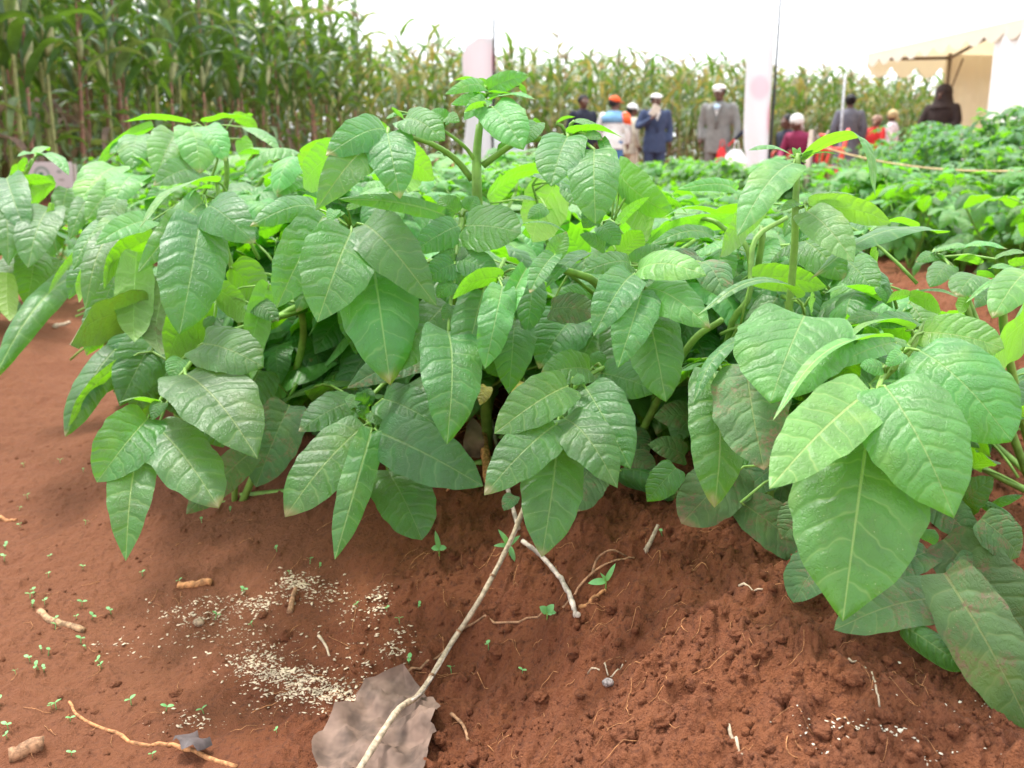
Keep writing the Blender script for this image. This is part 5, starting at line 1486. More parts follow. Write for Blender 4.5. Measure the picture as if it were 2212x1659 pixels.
def feather(px_, d, ztop, poletop, prof, m_, label, polebase=.0, px_mirror=1):
    """prof: (z, x_left, x_right) cloth outline relative to the pole"""
    x_, y_ = pplace(px_, d)
    z0 = gz(x_, y_)
    root = empty("banner", (x_, y_, z0)); tag(root, label, 'banner', 'feather banners')
    g = Geo(); g.tube(spline([(0, 0, -.02), (0.02, 0, 1.2), (0.03, 0, 2.2), (0.04, 0, poletop)], 12), [.022 - .0012 * i for i in range(12)], 8); g.obj("pole", [POLE], root)
    V, Fc = [], []; nx = 8
    for j, (z, a, b) in enumerate(prof):
        for side in (0, 1):
            for i in range(nx + 1):
                u = i / nx
                V.append((a + (b - a) * u, .03 * math.sin(u * 5 + z * 2) + side * .004 + .03, z))
    n1 = nx + 1
    for j in range(len(prof) - 1):
        for side in (0, 1):
            for i in range(nx):
                a0 = j * 2 * n1 + side * n1 + i; b0_ = a0 + 2 * n1
                Fc.append((a0, a0 + 1, b0_ + 1, b0_) if side == 0 else (a0, b0_, b0_ + 1, a0 + 1))
    g = Geo(); g.add(V, Fc); g.obj("flag", [m_], root)
    g = Geo(); g.tube([(0, 0, 0), (0, 0, .05)], [.16, .16], 14); g.obj("base", [POLE], root)
    return root
d1 = 13.2; k1 = d1 / F_PX
def zof(py, d): return CAM.z + (340 - py) / F_PX * d / 1.053
m1 = printed("banner_print_pink", (.80, .80, .82), [(-.16, zof(145, d1) , .40, .34, .5, (.87, .78, .81)), (.03, zof(150, d1), .04, .25, .5, (.8, .35, .42))])
pf = [(zof(py, d1) , (xl - 1063) * k1, (xr - 1063) * k1) for py, xl, xr in
      [(372, 1003, 1062), (340, 1001, 1062), (300, 1006, 1060), (250, 1012, 1060), (200, 1008, 1066), (170, 1003, 1070), (140, 1002, 1071), (115, 1010, 1068), (98, 1034, 1064)]]
feather(1063, d1, 2.2, zof(30, d1), pf, m1, "shorter pale banner with a pink top on a black pole, behind the tall middle stem")
d2 = 12.6; k2 = d2 / F_PX
m2 = printed("banner_print_white", (.86, .86, .88), [(-.155, zof(205, d2), .15, .19, .45, (.86, .72, .77)), (-.02, zof(270, d2), .03, .25, .6, (.85, .6, .66))])
pf = [(zof(py, d2), (xl - 1661) * k2, (xr - 1661) * k2) for py, xl, xr in
      [(376, 1622, 1659), (360, 1617, 1660), (330, 1610, 1660), (290, 1607, 1660), (240, 1606, 1660), (180, 1605, 1661), (120, 1603, 1661), (60, 1603, 1661), (0, 1606, 1661), (-60, 1615, 1661), (-110, 1640, 1661)]]
feather(1661, d2, 3, zof(-125, d2), pf, m2, "tall white banner with a faint pink round emblem on a thin black pole")

SIGNW = printed("sign_print_emblem", (.80, .76, .78), [(.0, .08, .13, .13, .12, (.30, .42, .36)), (.0, .08, .10, .10, .15, (.72, .74, .72)), (-.01, .09, .05, .045, .5, (.12, .30, .20)), (.24, .10, .04, .03, .4, (.35, .42, .38)), (.24, .02, .05, .018, .4, (.45, .42, .38))])
def board(name, px_, py_, d, w, h_, m_, label, posts, postm, cat='sign'):
    x_, y_ = pplace(px_, d); z_ = zof(py_, d)
    root = empty(name, (x_, y_, gz(x_, y_))); tag(root, label, cat, 'small signs on posts')
    zz = z_ - gz(x_, y_)
    o = mesh_obj("board", *box_geo((0, 0, 0), (w, .02, h_)), m_, root, smooth=False, loc=(0, 0, zz))
    for sx in posts:
        g = Geo(); g.box((sx, .03, zz / 2 - .01), (.05, .04, zz + .02)); g.obj("post", [postm], root, smooth=False)
    return root
WOOD = simple_mat("weathered_wood", (.17, .09, .055), .8, .3, 20, .4); WOODP = simple_mat("pale_wood", (.5, .42, .38), .8, .2, 20)
board("sign_board", 105, 378, 6.3, .27, .16, printed("sign_print_small", (.66, .58, .58), [(-.05, .0, .055, .058, .15, (.30, .34, .30)), (-.05, .0, .040, .042, .2, (.60, .58, .56)), (-.055, .005, .020, .016, .5, (.10, .22, .13)), (.06, .02, .02, .014, .4, (.35, .36, .33)), (.07, -.03, .025, .010, .4, (.45, .40, .36))]),
      "small white sign with a round emblem by the maize at the left", (-.15,), WOOD)
x_, y_ = pplace(153, 6.35)
o = mesh_obj("marker_post", *box_geo((0, 0, (zof(354, 6.35) - gz(x_, y_)) / 2 - .02), (.045, .035, zof(354, 6.35) - gz(x_, y_) + .04)), WOODP, smooth=False, loc=(x_, y_, gz(x_, y_))); tag(o, "short pale wooden marker post right of the small left sign", 'post')
board("sign_board", 1102, 330, 12.4, .40, .38, printed("sign_print_green", (.80, .80, .82), [(.06, .10, .07, .055, .3, (.12, .50, .40)), (-.08, .04, .03, .03, .4, (.65, .45, .25)), (.02, -.07, .15, .012, .5, (.42, .45, .5)), (.02, -.12, .12, .010, .5, (.5, .52, .55))]),
      "white sign with a green emblem beside the shorter pale banner", (-.15, .15), WOOD)
# thin white pole
x_, y_ = pplace(1813, 16.0)
g = Geo(); g.tube([(0, 0, 0), (0, 0, zof(163, 16) - gz(x_, y_))], [.022, .018], 8); o = g.obj("metal_pole", [simple_mat("metal_pale", (.55, .56, .6), .4)], loc=(x_, y_, gz(x_, y_)))
tag(o, "thin pale metal pole standing before the maize left of the tent", 'pole')
# stakes and rope
s1 = pplace(1752, 4.4)
g = Geo(); zt = zof(312, 4.4)
g.tube([(-.03, 0, -.03), (.0, 0, .5), (.035, 0, zt - gz(*s1) + .02)], [.016, .014, .011], 7)
g.tube([(.03, 0, zt - gz(*s1) - .03), (.07, 0, zt - gz(*s1) + .06)], [.006, .004], 5)
o = g.obj("wooden_stake", [simple_mat("stake_wood", (.34, .27, .22), .8, .3, 20)], loc=(s1[0], s1[1], gz(*s1))); tag(o, "thin wooden stake holding the near end of the yellow rope", 'stake')
s2 = pplace(2330, 3.4)
g = Geo(); g.tube([(0, 0, -.03), (0, 0, zof(362, 3.4) - gz(*s2) + .05)], [.016, .012], 7)
ROPE = simple_mat("rope_yellow", (.60, .42, .22), .8, .25, 90)
a = Vector((s1[0] + .03, s1[1], zof(315, 4.4))); b = Vector((s2[0], s2[1], zof(361, 3.4)))
pts = [a.lerp(b, t_) - Vector((0, 0, .05 * 4 * t_ * (1 - t_))) for t_ in np.linspace(0, 1, 24)]
o = tag(mesh_obj("rope", *tube_geo(pts, .0036, 7), ROPE), "yellow rope sagging in front of the flowering potato plants", 'rope')
o2 = g.obj("wooden_stake", [WOOD], loc=(s2[0], s2[1], gz(*s2))); tag(o2, "wooden stake at the far right end of the yellow rope", 'stake')

# ---------------------------------------------------------------- tent
TW = simple_mat("tent_canvas_white", (.88, .87, .84), .7, .02, 3, trans=.5, tcol=(.95, .88, .70))
TWO = simple_mat("tent_canvas_side_lit", (.92, .92, .91), .7, .01, 3)  # whiter opaque copy of the canvas, the wall's brightness painted in
TPOLE = simple_mat("tent_pole_brown", (.20, .15, .11), .5)
def tent():
    root = empty("marquee_tent", (6.3, 13.4, gz(6.3, 13.4))); tag(root, "white marquee tent with a scalloped edge and cream inside at the far right", 'tent')
    loc = root.location
    def L(v): return Vector(v) - loc
    A = Vector((5.82, 16.9, 0)); B = Vector((6.18, 13.3, 0)); C = Vector((6.75, 7.6, 0))      # near long side (far to near)
    A2 = Vector((10.2, 17.7, 0)); C2 = Vector((11.9, 8.4, 0))
    def zt(p): return 2.14
    def valance(p, q, drop, name, mat=TW, ztop=2.26, n=None):
        ln_ = (q - p).length; ns = n or int(ln_ / .42); per = 8
        V, Fc = [], []
        for i in range(ns * per + 1):
            u = i / (ns * per); c = p.lerp(q, u)
            ph = (i % per) / per
            zz = ztop - drop * (.52 + .48 * abs(math.sin(math.pi * ph)))
            for k in (0, 1):
                V += [(c.x, c.y + k * .006, ztop), (c.x, c.y + k * .006, zz)]
        for i in range(ns * per):
            a = i * 4
            Fc += [(a, a + 1, a + 5, a + 4), (a + 2, a + 6, a + 7, a + 3)]
        g = Geo(); g.add(np.array(V) - np.array(loc), Fc); g.obj(name, [mat], root, smooth=False)
    valance(A, C, .21, "valance"); valance(A, A2, .36, "valance"); valance(C2, A2, .34, "valance")
    # roof
    ridge1 = (A + A2) / 2 + Vector((0, -1.5, 3.7)); ridge2 = (C + C2) / 2 + Vector((0, 1.5, 3.7))
    Az, Cz, A2z, C2z = [p + Vector((0, 0, 2.26)) for p in (A, C, A2, C2)]
    def slab(pts, name, th=.012, mat=TW):
        pts = [L(p) for p in pts]; n_ = (pts[1] - pts[0]).cross(pts[2] - pts[0]).normalized() * th
        V = pts + [p + n_ for p in pts]; k = len(pts)
        Fc = [tuple(range(k))[::-1], tuple(range(k, 2 * k))] + [(i, (i + 1) % k, (i + 1) % k + k, i + k) for i in range(k)]
        mesh_obj(name, [tuple(v) for v in V], Fc, mat, root, smooth=False)
    slab([Az, Cz, ridge2, ridge1], "roof_panel"); slab([A2z, ridge1, ridge2, C2z], "roof_panel")
    slab([Az, ridge1, A2z], "roof_panel"); slab([Cz, C2z, ridge2], "roof_panel")
    def wall(p, q, name, nfold=14, mat=None):
        V, Fc = [], []
        dn = Vector((-(q - p).y, (q - p).x, 0)).normalized()
        N = nfold * 4
        for i in range(N + 1):
            c = p.lerp(q, i / N) + dn * .02 * math.sin(i * math.pi / 2)
            for k in (0, 1):
                V += [(c.x + dn.x * .006 * k, c.y + dn.y * .006 * k, .06), (c.x + dn.x * .006 * k, c.y + dn.y * .006 * k, 2.25)]
        for i in range(N):
            a = i * 4
            Fc += [(a, a + 4, a + 5, a + 1), (a + 2, a + 3, a + 7, a + 6)]
        g = Geo(); g.add(np.array(V) - np.array(loc), Fc); g.obj(name, [mat or TW], root)
    wall(B + Vector((.02, 0, 0)), C, "side_curtain", 16, TWO)
    wall(Vector((7.05, 16.75, 0)), A2 + Vector((0, -.3, 0)), "side_curtain", 10)
    wall(C2, A2, "side_curtain", 20)
    # frame
    def bar(p, q, r_, name): mesh_obj(name, *tube_geo([L(p), L(q)], r_, 8), TPOLE, root)
    pp = Vector((6.72, 14.9, 0))
    for p in (Vector((7.05, 16.6, 0)), C + Vector((.08, .1, 0)), B + Vector((.08, .05, 0)), A2 + Vector((-.1, -.3, 0)), C2 + Vector((-.1, .1, 0))):
        bar(Vector((p.x, p.y, 0.05)), Vector((p.x, p.y, 2.25)), .03, "pole")
    bar(Vector((7.05, 16.6, 2.18)), B + Vector((.08, .05, 2.2)), .026, "beam"); bar(A + Vector((.05, -.05, 2.18)), Vector((7.05, 16.6, 2.18)), .026, "beam")
    bar(Vector((7.05, 16.6, 1.5)), Vector((6.95, 15.9, 2.10)), .014, "brace")
tent()
flush_remesh()
# ---------------------------------------------------------------- things lying on the soil
STRAW = simple_mat("dry_stem_pale", (.42, .33, .23), .75, .35, 160, .5)
TANB = simple_mat("stick_tan", (.36, .22, .12), .85, .5, 170, .9)
STRAW_W = simple_mat("dry_stem_whitish", (.46, .38, .32), .8, .55, 70, .5)
TWIG = simple_mat("twig_brown", (.30, .16, .085), .8, .5, 160, .8)
BARK = simple_mat("bark_orange", (.46, .21, .085), .8, .5, 170, .8)
DEADL = simple_mat("dead_leaf_grey", (.155, .100, .075), .8, .5, 30, .6)
DARKC = simple_mat("charred_chip", (.085, .065, .065), .6, .4, 60, .4)
FLAKE = simple_mat("chaff_pale", (.60, .48, .34), .7, .2, 50)
GREENS = simple_mat("seedling_green", (.20, .50, .18), .5, .2, 60, trans=.25, tcol=(.3, .7, .1))
PINKR = simple_mat("pink_worm_root", (.62, .30, .28), .5, .2, 60)

def ground_tube(name, pts, r, m_, label, cat, lifts=None, sides=7, n=26, grp=None, wob=0.0, rend=None):
    P3 = [G(px, py) for px, py in pts]
    if lifts is None: lifts = [0] * len(P3)
    for p, l in zip(P3, lifts): p.z += l
    sp = spline(P3, n); rr_ = random.Random(hash(name + str(pts[0])) % 1000 if False else int(pts[0][0] * 7 + pts[0][1]))
    out = []
    for i, p in enumerate(sp):
        lift = float(np.interp(i / (n - 1), np.linspace(0, 1, len(lifts)), lifts))
        p = p.copy()
        gq = gz(p.x, p.y)
        if lift < .002: p.z = gq + r * .35
        else: p.z = max(p.z, gq + r * .4)
        p += Vector((rr_.uniform(-1, 1), rr_.uniform(-1, 1), 0)) * wob
        out.append(p)
    e = rend if rend is not None else r * .6
    rads = [r + (e - r) * i / (n - 1) for i in range(n)]
    rads = [q * (1 + .10 * math.sin(i * 2.1)) for i, q in enumerate(rads)]
    c = out[0].copy()
    v, f = tube_geo([p - c for p in out], rads, sides)
    o = mesh_obj(name, v, f, m_, loc=c)
    tag(o, label, cat, grp)
    return o, out
# the long pale dry stem
o, sp = ground_tube("dry_stem", [(1152, 1140), (1105, 1225), (1040, 1330), (975, 1425), (910, 1530), (860, 1610), (770, 1750)], .0024, STRAW,
    "long pale split dry stem slanting down to the bottom edge over the grey leaf", 'dry stem', [.045, .03, .018, .012, .016, .030, .030], n=34, rend=.0033)
v, f = tube_geo([p - sp[0] + Vector((.0024, .001, .001)) for p in sp[3:26]], .0014, 5)
mesh_obj("split_fibre", v, f, STRAW_W, o, loc=(0, 0, 0))
for i in (9, 15, 20):
    v, f = tube_geo([sp[i] - sp[0] - (sp[i + 1] - sp[i]) * .1, sp[i] - sp[0] + (sp[i + 1] - sp[i]) * .1], .0037, 8); mesh_obj("node", v, f, TWIG, o)
ground_tube("dry_stem", [(1062, 955), (1078, 1040), (1100, 1120), (1120, 1190)], .0025, STRAW_W, "speckled whitish dry stem coming down out of the dark gap between the plants", 'dry stem', [.03, .03, .03, .02], rend=.0026)
ground_tube("dry_stem", [(1128, 1200), (1170, 1235), (1215, 1280), (1248, 1335)], .0026, STRAW_W, "short white mottled dry stem curving down right of the long pale one", 'dry stem', [.012, .008, .006, 0], rend=.0028)
ground_tube("twig", [(796, 1494), (860, 1468), (930, 1425), (1000, 1385), (1080, 1358), (1150, 1338), (1190, 1325)], .0016, TWIG, "thin brown twig passing under the long pale stem", 'twig', rend=.0012)
ground_tube("twig", [(1215, 1315), (1270, 1280), (1320, 1240), (1370, 1210)], .0014, TWIG, "slanting pair of thin brown twigs pointing up right from the white stem", 'twig', [.0, .004, .006, 0])
ground_tube("twig", [(1275, 1270), (1290, 1232), (1320, 1216), (1352, 1212)], .0014, TWIG, "bent hooked twig arching above the slanting twigs", 'twig', [.0, .01, .01, .004])
ground_tube("twig", [(1252, 1318), (1285, 1303), (1308, 1288)], .0026, BARK, "stubby orange root piece below the small green sprout", 'root')
ground_tube("dry_stem", [(1392, 1208), (1405, 1190), (1420, 1170)], .0030, STRAW, "short broken straw stub sticking up from the mound", 'straw', [0, .006, .014])
ground_tube("root", [(150, 1518), (175, 1555), (240, 1585), (300, 1608), (370, 1616), (430, 1628), (510, 1662)], .0015, BARK, "long wavy orange root lying across the lower left soil", 'root', rend=.0026)
ground_tube("wood_chip", [(86, 1322), (120, 1345), (182, 1366)], .0042, TANB, "knobbly tan stick piece lying at the lower left", 'stick', n=12, rend=.004)
ground_tube("wood_chip", [(384, 1268), (420, 1266), (458, 1262)], .0048, BARK, "short orange-brown wood chip above the white chaff", 'wood chip', n=10, rend=.005)
ground_tube("wood_chip", [(626, 1328), (632, 1305), (640, 1288)], .0040, TWIG, "brown pointed husk piece right of the chaff patch", 'wood chip', [0, .004, .006], n=10)
ground_tube("wood_chip", [(0, 1121), (35, 1125)], .0035, BARK, "orange stick end at the left edge of the picture", 'stick', n=8)
ground_tube("wood_chip", [(688, 1378), (705, 1405), (712, 1420)], .0018, STRAW, "small pale splinter on the soil in the middle left", 'splinter', n=8)
ground_tube("wood_chip", [(118, 712), (150, 698)], .007, STRAW, "pale stick half under the leaves at the far left slope", 'stick', n=8)
o, _ = ground_tube("wood_chip", [(1040, 960), (1047, 1020), (1056, 1082)], .0055, BARK, "bright orange broken stick standing in the dark gap between the plants", 'stick', [.03, .035, .02], n=12, rend=.0062)
ground_tube("stick", [(20, 1640), (95, 1626)], .0075, TWIG, "thick brown stick piece at the bottom left corner", 'stick', n=10, rend=.008)
ground_tube("root", [(975, 1560), (1000, 1585), (1012, 1610)], .0020, TWIG, "curled brown root right of the grey dead leaf", 'root', [.004, .008, .0], n=12)
ground_tube("dry_stem", [(1596, 1270), (1648, 1274)], .0012, STRAW, "single straw splinter lying flat on the right mound", 'straw', n=6)
ground_tube("root", [(1525, 1435), (1560, 1450), (1568, 1490), (1590, 1535)], .0009, STRAW, "wavy pale rootlet running down the right mound", 'root', n=18) if False else ground_tube("root", [(1832, 1424), (1880, 1462), (1893, 1520), (1915, 1540)], .0010, STRAW, "long wavy pale rootlet running down the right mound", 'root', n=18)
ground_tube("root", [(1572, 1590), (1592, 1610), (1602, 1645)], .0014, STRAW, "straight tan rootlet at the bottom of the right mound", 'root', n=8)
ground_tube("root", [(1270, 1460), (1318, 1465), (1352, 1430)], .0010, STRAW, "forked pale rootlet above the grey pebble", 'root', n=12)
ground_tube("root", [(965, 1080), (1000, 1064), (1030, 1040)], .0014, BARK, "thin root arching over the soil under the middle leaves", 'root', [.01, .02, .02], n=12)

# crumpled grey dead leaf at the bottom
c = G(815, 1590)
def dead_leaf():
    ys = [(862, 1476), (850, 1560), (820, 1620), (780, 1690)]
    V, Fc, uv = leaf_geo(.19, .112, 22, 26, arch=.12, fold=-.1, wave=.16, curl=.12, cord=.12, a=.4, b=.5, relief=.02, seed=77)
    b = G(770, 1720); t_ = G(868, 1480)
    ax = (t_ - b)
    m = frame(ax, Vector((-.1, -.25, 1)))
    V = V * (ax.length / .19); V = V @ np.array(m).T
    r = np.array(b)
    W = V + r
    W[:, 0] += .011 * pnoise(W[:, 1] * 26, W[:, 0] * 9) + .006 * pnoise(W[:, 1] * 60, W[:, 0] * 30); W[:, 1] += .009 * pnoise(W[:, 0] * 24 + 3, W[:, 1] * 8)
    edge_ = np.abs(np.tile(np.linspace(-1, 1, 23), 27)) ** 4
    W[:, 2] = hz(W[:, 0], W[:, 1]) + .006 + np.abs(V[:, 2] - np.linspace(0, ax.z, len(V))) * .25 + .006 * np.sin(W[:, 0] * 60) * np.cos(W[:, 1] * 45) + .016 * np.abs(pnoise(W[:, 0] * 17, W[:, 1] * 17)) + edge_ * .014 * (.4 + pnoise(W[:, 1] * 22, W[:, 0] * 5))
    o = mesh_obj("dead_leaf", W - r, Fc, DEADL2, uv=uv, loc=b)
    tag(o, "big crumpled grey dead leaf under the long dry stem at the bottom", 'dead leaf')
DEADL2 = DEADL; _unused = None if True else leaf_mat("dead_leaf_veined", (.205, .150, .130), (.30, .23, .19), (.2, .14, .11), (.2, .12, .08), .06, nveins=5, dust=.8, rough=.75)
dead_leaf()
# dark curled chip
b = G(492, 1640)
V, Fc, uv = leaf_geo(.034, .026, 8, 8, arch=.25, wave=.22, curl=.1, seed=5, relief=0, a=.3, b=.3)
o = mesh_obj("charred_flake", V, Fc, DARKC, uv=uv, loc=b + Vector((-.02, 0, .008))); o.rotation_euler = (.15, .25, 1.2)
tag(o, "dark curled flake beside the end of the wavy orange root", 'flake')
# small brown dry leaf in the gap
b = G(1020, 1020) + Vector((0, 0, .02))
V, Fc, uv = leaf_geo(.05, .026, 8, 12, arch=.4, wave=.2, seed=8, relief=0)
o = mesh_obj("dead_leaf", V, Fc, DEADL2, uv=uv, loc=b); o.rotation_euler = (1.2, .1, .2)
tag(o, "small shrivelled brown leaf beside the orange stick in the gap", 'dead leaf')

def rock(c, r, seed, m_, name, label, cat):
    rr_ = random.Random(seed); g = Geo()
    ball(g, (0, 0, 0), r, nu=12, nv=9)
    v = g.v[0]; nn = 1 + .25 * pnoise(v[:, 0] * 2.2 / r + seed, v[:, 1] * 2.2 / r + v[:, 2] * 1.7 / r)
    g.v[0] = v * nn[:, None] * np.array([1, .8, .75])
    o = g.obj(name, [m_], loc=c); return tag(o, label, cat)
rock(G(1313, 1490, .003), .0052, 3, simple_mat("pebble_grey", (.35, .30, .28), .8, .6, 300, .5), "pebble", "small grey speckled pebble on the right mound", 'pebble')
rock(G(430, 1355, .004), .0068, 9, simple_mat("nut_tan", (.36, .26, .17), .8, .5, 200, .5), "seed_husk", "round tan seed husk among the chaff", 'seed husk')
# bigger clods
cl = [(620, 1382, .012), (640, 1300, .008), (1075, 1410, .012), (820, 1465, .008), (570, 1330, .008), (1330, 1320, .012), (1120, 1330, .011), (1260, 1345, .009), (980, 1210, .010), (890, 1240, .011), (1240, 1420, .012),
      (1500, 1480, .010), (1640, 1420, .011), (1700, 1500, .010), (1590, 1380, .009), (1440, 1560, .012), (1840, 1480, .011), (1350, 1600, .013), (1780, 1600, .012), (1030, 1640, .014), (950, 1600, .010), (1560, 1200, .008), (1910, 1560, .009), (380, 1500, .010), (250, 1480, .008), (1170, 1510, .010)]
g0 = Geo(); ball(g0, (0, 0, 0), 1.0, nu=22, nv=16)
def clod_mesh(seed):
    v = g0.v[0].copy(); nn = .9 + .55 * pnoise(v[:, 0] * 1.9 + seed, v[:, 1] * 1.9 + v[:, 2] * 1.3) + .45 * np.abs(pnoise(v[:, 0] * 4 + seed, v[:, 2] * 4 + v[:, 1] * 3)) + .2 * pnoise(v[:, 1] * 9 + seed, v[:, 2] * 9)
    return v * nn[:, None] * np.array([1.0, .85, .7])
cms = []
for i in range(4):
    o = mesh_obj("soil_clod", clod_mesh(i * 3.3 + 1), g0.f, SOIL); cms.append(o.data); bpy.data.objects.remove(o)
for i, (px, py, r_) in enumerate(cl):
    o = bpy.data.objects.new("soil_clod", cms[i % 4]); col.objects.link(o)
    r_ *= .8; o.location = G(px, py, -r_ * .1); o.scale = (r_, r_, r_); o.rotation_euler = (rng.uniform(-.3, .3), rng.uniform(-.3, .3), rng.uniform(0, 6))
    tag(o, "lump of red soil lying on the bare ground in front of the plants", 'soil clod', 'loose lumps of red soil')

# crumbs: thousands of small lumps, one object
def crumbs(n, regions, smin, smax, seed, m_, name, flat=1.0, elong=1.0, lift=.2):
    r = np.random.RandomState(seed)
    ico = [(0, 0, 1), (.894, 0, .447), (.276, .851, .447), (-.724, .526, .447), (-.724, -.526, .447), (.276, -.851, .447),
           (.724, .526, -.447), (-.276, .851, -.447), (-.894, 0, -.447), (-.276, -.851, -.447), (.724, -.526, -.447), (0, 0, -1)]
    icf = [(0,1,2),(0,2,3),(0,3,4),(0,4,5),(0,5,1),(1,6,2),(2,7,3),(3,8,4),(4,9,5),(5,10,1),(6,7,2),(7,8,3),(8,9,4),(9,10,5),(10,6,1),(6,11,7),(7,11,8),(8,11,9),(9,11,10),(10,11,6)]
    ico = np.array(ico); icf = np.array(icf)
    Vs, Fs = [], []; k = 0
    X, Y = regions(n, r)
    H = hz(X, Y)
    sz = smin + (smax - smin) * r.rand(n) ** 3
    for i in range(n):
        v = ico * (1 + r.uniform(-.42, .42, (12, 1)))
        v = v * np.array([elong, 1, flat]) * sz[i]
        a = r.rand() * 6.283; ca, sa = math.cos(a), math.sin(a)
        t_ = r.uniform(-.3, .3); v = np.stack([v[:, 0] * ca - v[:, 1] * sa, v[:, 0] * sa + v[:, 1] * ca, v[:, 2] + v[:, 0] * t_], -1)
        Vs.append(v + np.array([X[i], Y[i], H[i] + sz[i] * flat * lift])); Fs.append(icf + k); k += 12
    o = mesh_obj(name, np.concatenate(Vs), np.concatenate(Fs), m_, smooth=(flat == 1.0))
    return tag(o, kind='stuff')
def reg_soil(n, r):
    t_ = r.rand(n * 6); u = r.rand(n * 6)
    y = .50 + 1.3 * t_ ** 1.5; x = (u - .5) * 1.14 * y
    leftness = ss(0.0, 0.22, -x + (y - 1.0) * 0.25 - 0.02)
    clump = pnoise(x * 9, y * 9)
    keep = r.rand(n * 6) < (1 - .86 * leftness) * (.35 + .9 * np.clip(clump + .3, 0, 1))
    return x[keep][:n], y[keep][:n]
def crumb_call(n, smin, smax, seed):
    r = np.random.RandomState(seed); x, y = reg_soil(n, r)
    return crumbs(len(x), lambda n_, r_: (x, y), smin, smax, seed, SOIL, "soil_crumbs", lift=-.1)
crumb_call(9000, .0009, .0046, 4)

# pale chaff
def px_cluster(cl_, n, seed):
    r = np.random.RandomState(seed); pts = []
    w = np.array([c_[4] for c_ in cl_], float); w /= w.sum()
    for i in range(n):
        c_ = cl_[r.choice(len(cl_), p=w)]
        pts.append((c_[0] + r.randn() * c_[2], c_[1] + r.randn() * c_[3]))
    X, Y = [], []
    # direct intersection with the smooth base is enough here
    for px, py in pts:
        ray = P(px, py, 1.0) - CAM; z = .10
        for _ in range(3):
            t_ = (z - CAM.z) / ray.z; p = CAM + ray * t_
            z = float(hbase(np.array([p.x]), np.array([p.y]))[0])
        X.append(p.x); Y.append(p.y)
    return np.array(X), np.array(Y)
CH_ = [(600, 1460, 45, 10, 9), (690, 1490, 40, 16, 9), (750, 1520, 35, 18, 7), (550, 1430, 30, 12, 4), (640, 1500, 60, 22, 6), (590, 1400, 50, 28, 3), (420, 1330, 50, 14, 3), (500, 1310, 55, 12, 4), (560, 1305, 25, 8, 2),
       (470, 1370, 70, 22, 2), (640, 1270, 18, 12, 3), (690, 1290, 30, 12, 3), (820, 1320, 14, 14, 3), (860, 1400, 25, 20, 2), (760, 1340, 30, 20, 1.5), (640, 1270, 30, 14, 2), (300, 1400, 60, 20, 1), (400, 1560, 40, 12, 1), (780, 1440, 40, 26, 2)]
X, Y = px_cluster(CH_, 4200, 9)
crumbs(len(X), lambda n_, r_: (X, Y), .0003, .0017, 9, FLAKE, "chaff", flat=.35, elong=2.0, lift=1.2)
X2, Y2 = px_cluster([(1790, 1590, 40, 12, 3), (1960, 1600, 60, 22, 5), (2060, 1620, 60, 20, 4), (1900, 1530, 60, 30, 2), (2120, 1560, 40, 30, 2), (1960, 1540, 90, 40, 2), (1760, 1620, 20, 20, 2)], 200, 10)
crumbs(len(X2), lambda n_, r_: (X2, Y2), .0005, .0016, 10, CREAM_C, "pale_mineral_grains", flat=.35, elong=1.6, lift=1.2)

# fine rootlets everywhere, uncountable
def rootlets():
    r = random.Random(12); g = Geo()
    for i in range(190):
        if i < 120: px, py = r.uniform(850, 2000), r.uniform(1150, 1650)
        else: px, py = r.uniform(20, 850), r.uniform(1100, 1650)
        ray = P(px, py, 1.0) - CAM; z = .16
        for _ in range(4):
            t_ = (z - CAM.z) / ray.z; p = CAM + ray * t_; z = float(hbase(np.array([p.x]), np.array([p.y]))[0])
        a = r.uniform(0, 6.28); l = r.uniform(.008, .035); cv = r.uniform(-2, 2)
        pts = []; x, y = p.x, p.y
        for k in range(6):
            pts.append([x, y, 0]); x += math.cos(a) * l / 5; y += math.sin(a) * l / 5; a += cv / 5
        H = hz(np.array([q[0] for q in pts]), np.array([q[1] for q in pts]))
        for k, q in enumerate(pts): q[2] = H[k] + .0008 + .003 * math.sin(k / 5 * math.pi) * r.random()
        g.tube(pts, r.uniform(.00018, .0004), 4, 0)
    # the root mat in the gap
    for i in range(60):
        c_ = G(1010 + r.uniform(-25, 35), 900 + r.uniform(-15, 45)) if i % 6 == 0 else c_
        a = r.uniform(0, 6.28); p = c_ + Vector((r.uniform(-.02, .02), r.uniform(-.02, .02), .01))
        pts = [p]
        for k in range(5):
            p = p + Vector((math.cos(a) * .012, math.sin(a) * .008, r.uniform(-.006, .008))); a += r.uniform(-.8, .8); pts.append(p)
        g.tube(pts, .0006, 4, 0)
    tag(g.obj("fine_rootlets", [BARK]), kind='stuff')
rootlets()

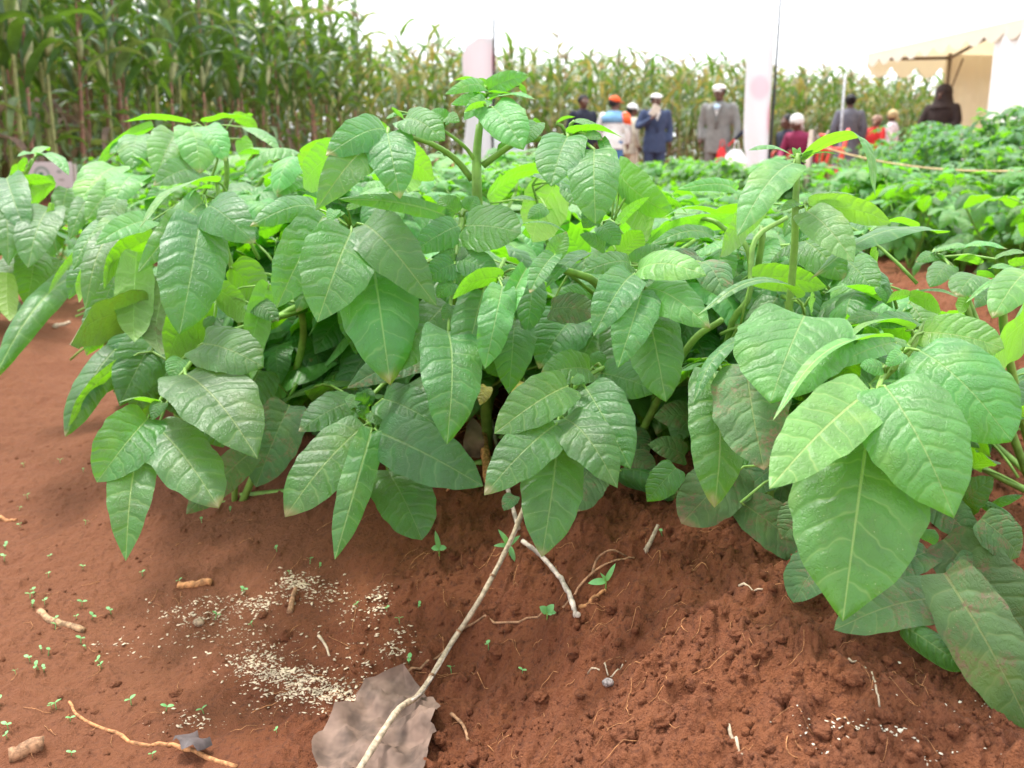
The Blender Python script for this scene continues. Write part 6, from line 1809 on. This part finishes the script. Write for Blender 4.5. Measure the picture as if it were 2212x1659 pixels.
# seedlings
def seedling_mesh():
    V1, F1, _ = leaf_geo(.0075, .0046, 4, 6, arch=.15, a=.45, b=.45, cord=0, seed=3)
    g = Geo()
    for s_ in (0, math.pi):
        m = Matrix.Rotation(s_, 3, 'Z') @ Matrix.Rotation(.25, 3, 'X')
        g.add(V1 @ np.array(m).T + np.array([0, 0, .006]), F1, 0)
    g.tube([(0, 0, -.002), (.0006, 0, .006)], [.0006, .0005], 5, 0)
    return g
sm = seedling_mesh().obj("seedling", [GREENS]); sdata = sm.data; bpy.data.objects.remove(sm)
SEED = [(12,1186),(185,1135),(280,1122),(108,1209),(97,1307),(72,1286),(70,1319),(90,1412),(105,1420),(96,1454),(66,1298),(178,1314),(120,1347),(165,1339),(200,1342),(120,1360),(186,1404),(175,1392),(65,1433),(82,1449),(216,1434),(220,1446),(34,1458),
        (112,1534),(284,1529),(155,1635),(18,1580),(16,1605),(122,1537),(152,1560),(330,1648),(308,1246),(390,1262),(466,1344),(525,1280),(545,1356),(529,1284),(670,1222),(690,1228),(497,1108),(625,1243),(772,1312),(835,1323),(863,1349),(884,1438),
        (1055,1407),(1128,1457),(904,1318),(598,1200),(436,1132),(45,1140),(105,1247),(10,1215),(42,1105),(180,1236),(360,1543),(440,1546),(598,1592),(1430,1168),(975,1456),(60,1080),(130,1000),(180,1020),(52,1010),(240,1330),(0,1530)]
for i, (px, py) in enumerate(SEED):
    o = bpy.data.objects.new("seedling", sdata); col.objects.link(o)
    o.location = G(px, py, .0012); o.rotation_euler = (rng.uniform(-.3, .3), rng.uniform(-.3, .3), rng.uniform(0, 6.28))
    s_ = rng.uniform(.5, .95); o.scale = (s_, s_, s_)
    tag(o, "tiny two-leaved green seedling sprouting from the bare red soil", 'seedling', 'tiny seedlings on the bare soil')
def sprout(px, py, blades, label):
    b = G(px, py); root = empty("sprout", b); tag(root, label, 'sprout', 'larger sprouts on the soil')
    for (dx, dz, L_, W_) in blades:
        V, Fc, uv = leaf_geo(1, W_ / L_, 6, 10, arch=.25, cord=0, a=.5, b=.6, seed=4)
        ax = Vector((dx, -.25, dz)); m = frame(ax, Vector((0, -.8, .6)))
        mesh_obj("leaf", V * L_ @ np.array(m).T, Fc, GREENS, root, uv, loc=(0, 0, .010))
    g = Geo(); g.tube([(0, 0, -.002), (0, 0, .011)], .0009, 5); g.obj("stem", [STEM], root)
sprout(949, 1212, [(-.15, 1, .024, .006), (-.9, .1, .009, .007), (.9, .15, .009, .007)], "green sprout with one upright blade and two round leaves, left of the dry stem")
sprout(1100, 1205, [(-.5, .9, .024, .006), (.7, .8, .018, .005), (-1, .1, .017, .005), (.2, -.5, .018, .006), (.4, .5, .014, .004)], "grey-green star-shaped sprout against the long dry stem")
sprout(1308, 1288, [(.4, 1, .022, .005), (-.9, .0, .018, .007), (-.4, .7, .012, .003)], "bright green sprout beside the orange root piece")
sprout(1182, 1345, [(.5, .8, .012, .008), (-.6, .6, .011, .008), (.7, .1, .009, .006)], "small rounded green sprout at the end of the thin twig")
